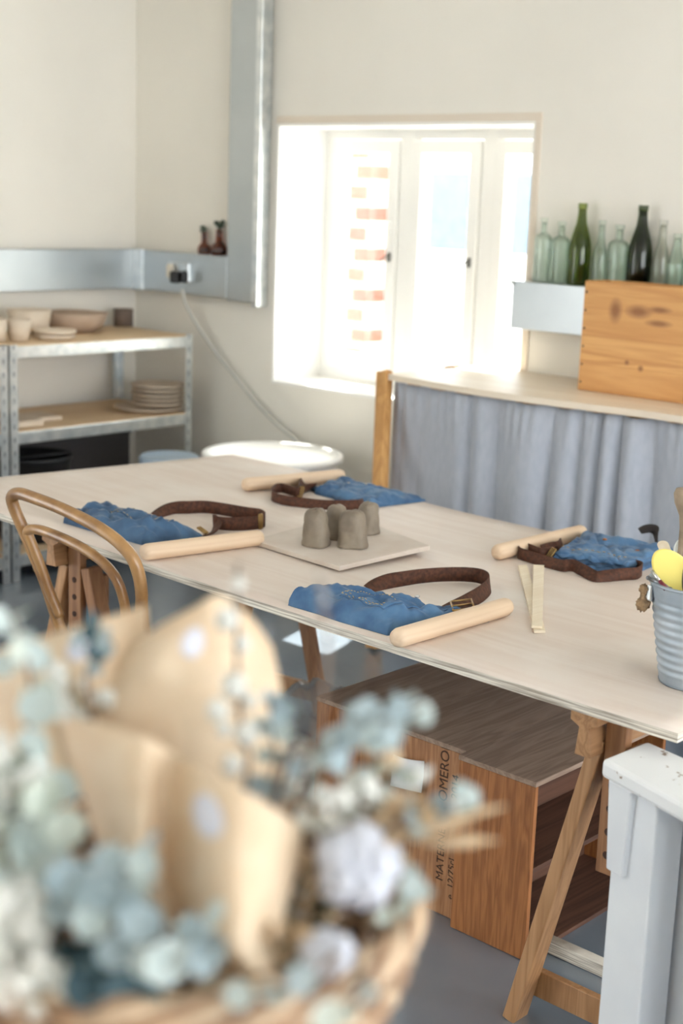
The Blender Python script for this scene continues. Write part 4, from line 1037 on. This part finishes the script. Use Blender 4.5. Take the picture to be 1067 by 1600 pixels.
rim = MB(); rgn = random.Random(2)
for k in range(6):
    ph = 2*PI*k/6; pts = []
    for i in range(120):
        a = 2*PI*i/120; tw = ph+a*7
        rr = BR+.0085*math.cos(tw)+rgn.uniform(-.0006, .0006); pts.append(Vector((BC.x+rr*math.cos(a), BC.y+rr*math.sin(a), BC.z+.0085*math.sin(tw))))
    rim.tube(pts, .0048, 7, mi=k % 2, closed=True)
rim.build('rim', [m_willow, m_willowl], t)
def bprof(q): return .40+.59*math.sin(q*PI/2)**.85
wv = MB()
for k in range(22):
    z = -.145+.136*k/21; rb = BR*bprof(k/21); pts = []
    for i in range(132):
        a = 2*PI*i/132; rr = rb+.006*math.cos(a*22+PI*(k % 2)); pts.append(Vector((BC.x+rr*math.cos(a), BC.y+rr*math.sin(a), BC.z+z)))
    wv.tube(pts, .0045, 6, mi=2 if k % 3 == 0 else 0, closed=True)
wv.lathe([(0, .002), (BR*.4, .002), (BR*.4, .008), (0, .008)], (BC.x, BC.y, bz0), 40)
stk = wv
for i in range(22):
    a = 2*PI*i/22+PI/22; stk.tube([Vector((BC.x+BR*bprof(q)*math.cos(a), BC.y+BR*bprof(q)*math.sin(a), bz0+.002+.145*q)) for q in np.linspace(0, 1, 8)], .004, 6, 1)
wv.build('woven_side', [m_willow, m_willowd, m_willowl], t)

BASE = Vector((BC.x, BC.y, BC.z-.12))
def basepoint(p, k=.35):
    q = BASE+Vector(((p.x-BC.x)*k, (p.y-BC.y)*k, 0)); d = Vector((q.x-BC.x, q.y-BC.y, 0))
    if d.length > .10: q -= d*(1-.10/d.length)
    return q
def leaf(mb, p, n, r, d, mi=0):
    n = n.normalized(); d = (d-n*d.dot(n))
    d = d.normalized() if d.length > 1e-4 else n.orthogonal().normalized()
    e = n.cross(d); c = mb.bm.verts.new(p); ring = []; ring2 = []
    for k in range(12):
        a = 2*PI*k/12; rr = r*(1+.10*math.cos(a))
        ring.append(mb.bm.verts.new(p+(d*math.cos(a)+e*math.sin(a))*rr*.55+n*r*.03))
        ring2.append(mb.bm.verts.new(p+(d*math.cos(a)*1.08+e*math.sin(a)*.96)*rr+n*r*(.16+.10*math.cos(2*a))))
    for k in range(12):
        f = mb.bm.faces.new((c, ring[k], ring[(k+1) % 12])); f.smooth = True; f.material_index = mi
        f = mb.bm.faces.new((ring[k], ring2[k], ring2[(k+1) % 12], ring[(k+1) % 12])); f.smooth = True; f.material_index = mi
def eucalyptus(label, path, leaves, seed, mi=(0, 1), auto=8, ar=.011, stem=True):
    """path: (px,py,depth) from the tip downwards; leaves: (px,py,depth,radius in px)"""
    rg = random.Random(seed); P = [FD(*q) for q in path]; P.append(basepoint(P[-1]))
    C = [Vector(c) for c in cat(P, 8)]
    t = thing('eucalyptus_sprig', label, 'foliage', P[-1], 'eucalyptus sprigs in the basket')
    MB().tube(C, [.0011+.0014*i/len(C) for i in range(len(C))], 6).build('stem', m_stem, t)
    lv = MB(); pt = MB()
    for (px, py, dp, rp_) in leaves:
        p = FD(px, py, dp); near = min(C, key=lambda c: (c-p).length); d = p-near
        n = (-_f+Vector((rg.uniform(-.5, .5), rg.uniform(-.5, .5), rg.uniform(-.2, .7)))); leaf(lv, p, n, rp_*dp/FPX, d, rg.choice((0, 0, 1)))
        pt.tube([near, near.lerp(p, .9)], .0008, 5)
    L_ = len(C)
    for k in range(auto):
        i = int(L_*(.05+.62*k/max(1, auto))); c = C[min(i, L_-2)]; tg = (C[min(i+1, L_-1)]-C[max(0, i-1)]).normalized()
        s = tg.orthogonal().normalized(); s.rotate(Matrix.Rotation(rg.uniform(0, 6.28), 3, tg))
        for sg in (-1, 1):
            r = ar*rg.uniform(.6, 1.1); p = c+s*sg*(r*1.2); n = (tg*.6+Vector((rg.uniform(-.5, .5), rg.uniform(-.5, .5), .6)))
            leaf(lv, p, n, r, s*sg, rg.choice((0, 1)))
    lv.build('leaves', [m_euc[mi[0]], m_euc[mi[1]]], t, fix=False)
    if leaves: pt.build('leaf_stalks', m_stem, t)
    else: pt.bm.free()
eucalyptus('eucalyptus sprig rising at the far left with one big round leaf', [(18, 955, .96), (38, 1020, .95), (52, 1090, .94), (55, 1180, .94)], [(8, 1040, .95, 26), (60, 1105, .93, 34), (50, 1160, .93, 26), (20, 975, .96, 14), (38, 1000, .96, 15)], 1, (0, 2), 3, .010)
eucalyptus('sage eucalyptus sprig below the big round leaf at left', [(10, 1190, .94), (40, 1230, .92), (70, 1290, .92), (90, 1340, .93)], [(20, 1210, .93, 32), (62, 1245, .91, 36), (98, 1228, .92, 30), (45, 1300, .91, 34), (98, 1295, .91, 32), (12, 1280, .92, 30), (80, 1338, .91, 32)], 2, (2, 0), 4, .013)
eucalyptus('eucalyptus sprig pointing right across the foot of the front paper wrap', [(232, 1352, .86), (190, 1360, .87), (130, 1380, .88), (90, 1430, .9)], [(225, 1352, .86, 27), (175, 1352, .87, 30), (150, 1385, .86, 34), (112, 1375, .87, 34), (190, 1395, .86, 32), (145, 1430, .86, 34), (100, 1420, .88, 30)], 3, (1, 0), 3, .012)
eucalyptus('cluster of broad teal eucalyptus leaves at the bottom left centre', [(345, 1470, .85), (300, 1480, .85), (230, 1470, .86), (160, 1460, .88)], [(335, 1480, .85, 24), (300, 1462, .85, 30), (265, 1500, .84, 38), (222, 1445, .85, 36), (185, 1485, .85, 34), (235, 1500, .84, 28), (315, 1500, .84, 26), (150, 1440, .86, 30), (205, 1410, .86, 30)], 4, (1, 0), 2, .012)
eucalyptus('eucalyptus branch reaching up and right above the cotton flower', [(662, 1108, .98), (620, 1118, .97), (560, 1140, .97), (490, 1170, .97), (440, 1215, .96)], [(660, 1114, .98, 20), (622, 1112, .97, 22), (600, 1130, .97, 22), (576, 1112, .97, 22), (548, 1148, .96, 24), (588, 1152, .96, 22), (520, 1160, .97, 22), (555, 1120, .98, 20), (500, 1180, .97, 22), (470, 1190, .97, 24), (530, 1185, .96, 20), (612, 1150, .96, 18)], 5, (1, 0), 4, .009)
eucalyptus('eucalyptus sprig ending in one round leaf beside the wine cases', [(730, 1248, .97), (690, 1262, .96), (640, 1290, .95), (590, 1320, .95)], [(728, 1250, .97, 25), (686, 1264, .96, 19), (655, 1285, .95, 16)], 6, (0, 1), 3, .007)
eucalyptus('low eucalyptus sprig trailing along the front rim of the basket', [(372, 1552, .84), (420, 1545, .84), (470, 1540, .84), (520, 1500, .87)], [(372, 1555, .83, 24), (470, 1532, .83, 26), (420, 1548, .84, 16), (440, 1555, .84, 14)], 7, (0, 1), 0)
eucalyptus('pale eucalyptus sprig at the bottom edge beside the basket rim', [(490, 1590, .82), (545, 1575, .83), (560, 1530, .86)], [(510, 1588, .82, 28), (545, 1580, .83, 18), (570, 1550, .84, 18)], 8, (0, 2), 0)
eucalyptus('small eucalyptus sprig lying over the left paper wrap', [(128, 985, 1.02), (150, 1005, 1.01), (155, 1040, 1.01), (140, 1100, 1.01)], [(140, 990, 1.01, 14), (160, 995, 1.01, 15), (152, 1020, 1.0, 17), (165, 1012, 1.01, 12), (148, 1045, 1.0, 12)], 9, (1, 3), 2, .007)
eucalyptus('eucalyptus sprig curling by the right rim under the grasses', [(655, 1400, .95), (640, 1380, .95), (610, 1350, .95), (580, 1340, .95)], [(645, 1385, .94, 22), (610, 1335, .94, 18), (630, 1415, .94, 16), (600, 1430, .93, 14)], 10, (0, 2), 2, .008)
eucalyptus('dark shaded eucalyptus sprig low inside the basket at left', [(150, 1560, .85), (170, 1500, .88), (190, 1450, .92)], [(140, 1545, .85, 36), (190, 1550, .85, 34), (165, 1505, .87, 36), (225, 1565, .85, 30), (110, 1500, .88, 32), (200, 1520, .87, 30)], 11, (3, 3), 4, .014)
eucalyptus('teal eucalyptus leaves between the paper wraps and the white buds', [(420, 1085, 1.02), (425, 1130, 1.01), (430, 1190, 1.0), (420, 1240, .98)], [(430, 1098, 1.02, 16), (405, 1135, 1.01, 16), (440, 1145, 1.0, 17), (400, 1230, .97, 24), (430, 1235, .97, 20), (450, 1110, 1.02, 14)], 12, (1, 0), 3, .008)
eucalyptus('sage eucalyptus sprig in the lowest left corner of the basket', [(10, 1330, .92), (25, 1400, .91), (50, 1460, .91)], [(10, 1345, .92, 34), (40, 1385, .91, 30), (15, 1420, .91, 34), (60, 1440, .9, 30)], 13, (2, 0), 4, .012)
eucalyptus('pale leafy sprig weaving through the white flowers at right', [(620, 1200, .99), (585, 1230, .98), (540, 1260, .97), (500, 1290, .96)], [(612, 1195, .99, 14), (640, 1215, .98, 14), (570, 1215, .98, 16), (600, 1250, .97, 14)], 14, (0, 2), 4, .007)

def spray(label, pts, seed, r=.004, name='white_flower_spray', m=None, per=7, spread=.022, cl=None):
    rg = random.Random(seed); P0 = basepoint(FD(*pts[0])); t = thing(name, label, 'flowers', P0, 'dried flower sprays in the basket')
    sm = MB(); fl = MB()
    for q in pts:
        c = FD(*q); sm.tube([Vector(v) for v in cat([P0, P0.lerp(c, .6)+Vector((0, 0, .02)), c], 5)], [.0012]*11, 5)
        for k in range(per):
            p = c+Vector((rg.gauss(0, 1), rg.gauss(0, 1), rg.gauss(0, 1)))*spread*.5; sm.tube([c-Vector((0, 0, .02)), p], .0005, 4)
            rr = r*rg.uniform(.7, 1.3); fl.ball(p, rr*.7, sub=1)
            ax_ = Vector((rg.gauss(0, 1), rg.gauss(0, 1), rg.gauss(0, 1))).normalized()
            for j in range(5):
                s = ax_.orthogonal().normalized(); s.rotate(Matrix.Rotation(j*1.257, 3, ax_)); leaf(fl, p+s*rr*.8, ax_*.8+s*.4, rr*.6, s)
    sm.build('stems', m_stemg, t); fl.build('blossoms', m or m_petal, t, fix=False)
spray('white flower spray in front of the wine cases, right of the front paper wrap', [(470, 1225, .97), (505, 1215, .98), (540, 1240, .97), (500, 1265, .95), (560, 1270, .96), (600, 1265, .97), (530, 1290, .95)], 21, .005)
spray('beige flower spray just above the cotton flower', [(610, 1220, .99), (640, 1250, .98), (590, 1290, .96), (625, 1300, .96), (560, 1225, .98)], 22, .005, 'beige_flower_spray', m_straw)
spray('white flower spray at the lower left edge of the basket', [(45, 1480, .87), (20, 1500, .87), (60, 1510, .86), (30, 1450, .88), (55, 1460, .88), (15, 1465, .88)], 23, .008, per=8, spread=.02)
spray('white flower spray at the far left beside the sage leaves', [(20, 1230, .92), (10, 1200, .93), (35, 1390, .9), (5, 1400, .9), (10, 1270, .92)], 24, .007, per=6)
spray('small white flower spray tucked behind the left paper wrap', [(85, 1070, 1.03), (110, 1075, 1.03), (125, 1090, 1.02), (100, 1095, 1.02)], 25, .005, per=6)
spray('pale flower spray low beside the small cotton boll', [(470, 1500, .90), (450, 1470, .92), (440, 1510, .90), (480, 1470, .92)], 26, .005, 'beige_flower_spray', m_straw, 6)

def bud_stem(label, path, buds, seed, r=15):
    P = [FD(*q) for q in path]; P.append(basepoint(P[-1])); t = thing('white_bud_stem', label, 'flowers', P[-1], 'bud stems in the basket')
    C = [Vector(c) for c in cat(P, 8)]; sm = MB().tube(C, .0016, 6); b = MB()
    for (px, py, dp, rr) in buds:
        p = FD(px, py, dp); nr = min(C, key=lambda c: (c-p).length); sm.tube([nr, p], .0009, 5); b.ball(p, rr*dp/FPX, sub=2, rough=.25, freq=14, sc=(1, 1, 1.1))
    sm.build('stem', m_stem, t); b.build('buds', m_petal, t)
bud_stem('upright stem of round white buds in front of the table edge', [(372, 880, 1.0), (370, 960, 1.0), (372, 1060, .99), (378, 1150, .98), (385, 1230, .97)], [(373, 912, 1.0, 11), (354, 968, 1.0, 19), (378, 1005, 1.0, 14), (366, 1072, .99, 21), (340, 1110, .98, 18), (385, 1148, .98, 19), (362, 1195, .97, 17), (390, 1095, .99, 12), (350, 1140, .98, 13)], 31)
bud_stem('thin bare purplish stem crossing in front of the nearest apron', [(500, 895, .86), (505, 950, .86), (512, 1010, .87), (500, 1120, .90), (470, 1230, .93)], [(500, 905, .86, 6), (507, 935, .86, 6), (512, 985, .86, 7)], 32)

def cotton(px, py, dp, r, label, tilt):
    c = FD(px, py, dp); t = thing('cotton_flower', label, 'flower', basepoint(c), 'cotton stems in the basket')
    d = (-_f*.8+Vector((tilt[0], tilt[1], .5))).normalized(); s = d.orthogonal().normalized(); fl = MB(); br = MB()
    for j in range(5):
        q = s.copy(); q.rotate(Matrix.Rotation(j*2*PI/5+.3, 3, d)); fl.ball(c+q*r*.52+d*r*.1, r*.56, sub=3, rough=.35, freq=10)
        q2 = s.copy(); q2.rotate(Matrix.Rotation(j*2*PI/5+.93, 3, d))
        e = d.cross(q2); a, b_, g = c-d*r*.55, c+q2*r*.55-d*r*.35, c+q2*r*1.0-d*r*.05
        br.grid([[a+e*r*.06, b_+e*r*.22, g+e*.0005], [a, b_-d*r*.05, g], [a-e*r*.06, b_-e*r*.22, g-e*.0005]], .0006)
    fl.ball(c+d*r*.15, r*.5, sub=3, rough=.3, freq=10)
    fl.build('cotton_fluff', m_cotton, t); br.build('bracts', m_bract, t)
    B_ = basepoint(c); MB().tube([Vector(v) for v in cat([c-d*r*.5, c-d*r*1.2-Vector((0, 0, .02)), B_], 6)], .0022, 7).build('stem', m_stem, t)
cotton(556, 1353, .93, .0265, 'big open white cotton flower near the right rim of the basket', (.2, 0))
cotton(512, 1492, .88, .016, 'smaller pale cotton boll below the big cotton flower', (-.4, .2))

def grass(label, tip, root, n, seed, spread):
    rg = random.Random(seed); P0 = basepoint(FD(*root)); t = thing('grass_bunch', label, 'grass', P0, 'dried grasses in the basket')
    sm = MB(); hd = MB(); R0 = FD(*root)
    for k in range(n):
        e = FD(tip[0]+rg.gauss(0, spread), tip[1]+rg.gauss(0, spread*.55), tip[2]+rg.gauss(0, .01))
        C = [Vector(v) for v in cat([P0, R0.lerp(e, .1), R0.lerp(e, .6)+Vector((0, 0, .006)), e], 6)]
        sm.tube(C, .0009, 5); m_ = len(C); hd.tube(C[m_-8:], [.0008, .002, .003, .0034, .0032, .0026, .0016, .0006], 6)
    sm.build('stems', m_straw, t); hd.build('seed_heads', m_straw, t)
grass('straw-coloured grasses fanning right in front of the wine cases', (725, 1285, .98), (570, 1345, .95), 11, 41, 34)
grass('short straw grasses standing between the cotton flower and the front paper wrap', (470, 1330, .96), (480, 1420, .94), 8, 42, 20)

# kraft paper wraps
def wrap(label, ctrl, sticker, stick_uv, tie=None, extra=None):
    G = surf([[FD(*q) for q in r] for r in ctrl], 7, 7)
    # grain of soft creases
    for i, r in enumerate(G):
        for j, p in enumerate(r): p += -_f*(.0022*mnoise.noise(Vector((i*.22, j*.22, ctrl[0][0][0]*.1))))
    loc = BASE.copy(); t = thing('bouquet_wrap', label, 'paper', loc, 'kraft paper bouquet wraps')
    MB().grid(G, .0006).build('kraft_sheet', m_kraft, t)
    if sticker:
        cu, cv, ru, rv = stick_uv; nr, nc = len(G)-1, len(G[0])-1
        def ev(u, v):
            x = min(max(u*nc, 0), nc-1e-6); y = min(max(v*nr, 0), nr-1e-6); i, j = int(y), int(x); a, b = y-i, x-j
            return G[i][j]*(1-a)*(1-b)+G[i][j+1]*(1-a)*b+G[i+1][j]*a*(1-b)+G[i+1][j+1]*a*b
        mb = MB(); c = mb.bm.verts.new(ev(cu, cv)-_f*.0025); R1 = []; R2 = []
        for k in range(28):
            a = 2*PI*k/28
            R1.append(mb.bm.verts.new(ev(cu+ru*.5*math.cos(a), cv+rv*.5*math.sin(a))-_f*.0025)); R2.append(mb.bm.verts.new(ev(cu+ru*math.cos(a), cv+rv*math.sin(a))-_f*.0025))
        for k in range(28):
            f = mb.bm.faces.new((c, R1[k], R1[(k+1) % 28])); f.smooth = True; f = mb.bm.faces.new((R1[k], R2[k], R2[(k+1) % 28], R1[(k+1) % 28])); f.smooth = True
        mb.build('round_sticker', m_sticker, t)['label'] = 'white round sticker'
    if tie: MB().tube([Vector(v) for v in cat([FD(*q) for q in tie], 6)], .002, 6).build('twine', m_rope, t)
    return t
wrap('largest kraft paper wrap in front, tied narrow at its foot', [
    [(90, 1118, 1.00), (150, 1128, .965), (225, 1150, .945), (275, 1178, .955), (330, 1205, .915), (400, 1245, .91), (472, 1288, .95)],
    [(125, 1220, .99), (165, 1225, .955), (222, 1245, .93), (262, 1262, .955), (330, 1290, .90), (400, 1325, .895), (470, 1335, .94)],
    [(160, 1330, .97), (185, 1335, .945), (225, 1350, .915), (258, 1370, .945), (325, 1390, .885), (390, 1410, .88), (448, 1415, .93)],
    [(245, 1440, .95), (258, 1440, .93), (275, 1445, .905), (295, 1455, .92), (335, 1465, .875), (385, 1475, .87), (432, 1478, .91)],
    [(330, 1512, .91), (340, 1512, .90), (352, 1514, .885), (365, 1516, .89), (385, 1518, .87), (408, 1520, .868), (432, 1520, .89)],
    [(225, 1590, .87), (270, 1585, .86), (315, 1570, .85), (350, 1555, .86), (390, 1560, .85), (430, 1552, .855), (468, 1548, .87)]],
    True, (.655, .165, .058, .075), [(328, 1510, .90), (380, 1524, .86), (434, 1520, .88)])
wrap('kraft paper wrap at the upper left below the bentwood chair', [
    [(-40, 1025, 1.10), (50, 1000, 1.06), (140, 972, 1.06), (228, 946, 1.10)],
    [(-40, 1075, 1.09), (50, 1060, 1.04), (140, 1035, 1.04), (232, 1010, 1.08)],
    [(-30, 1150, 1.07), (50, 1140, 1.03), (140, 1120, 1.03), (235, 1090, 1.06)],
    [(10, 1260, 1.02), (70, 1250, 1.01), (140, 1240, 1.01), (210, 1220, 1.02)]],
    True, (.62, .19, .085, .11))
wrap('peaked kraft paper wrap standing tallest between the chair and the white buds', [
    [(205, 1008, 1.06), (255, 975, 1.05), (300, 950, 1.05), (345, 930, 1.06), (395, 968, 1.09), (425, 1010, 1.12)],
    [(170, 1060, 1.05), (235, 1040, 1.03), (295, 1025, 1.04), (350, 1025, 1.055), (400, 1045, 1.08), (440, 1085, 1.11)],
    [(120, 1115, 1.04), (205, 1120, 1.02), (285, 1120, 1.02), (350, 1130, 1.05), (405, 1150, 1.07), (445, 1175, 1.09)],
    [(150, 1200, 1.02), (220, 1215, 1.01), (290, 1230, 1.01), (350, 1240, 1.03), (400, 1250, 1.04), (440, 1260, 1.05)]],
    True, (.42, .245, .068, .10))
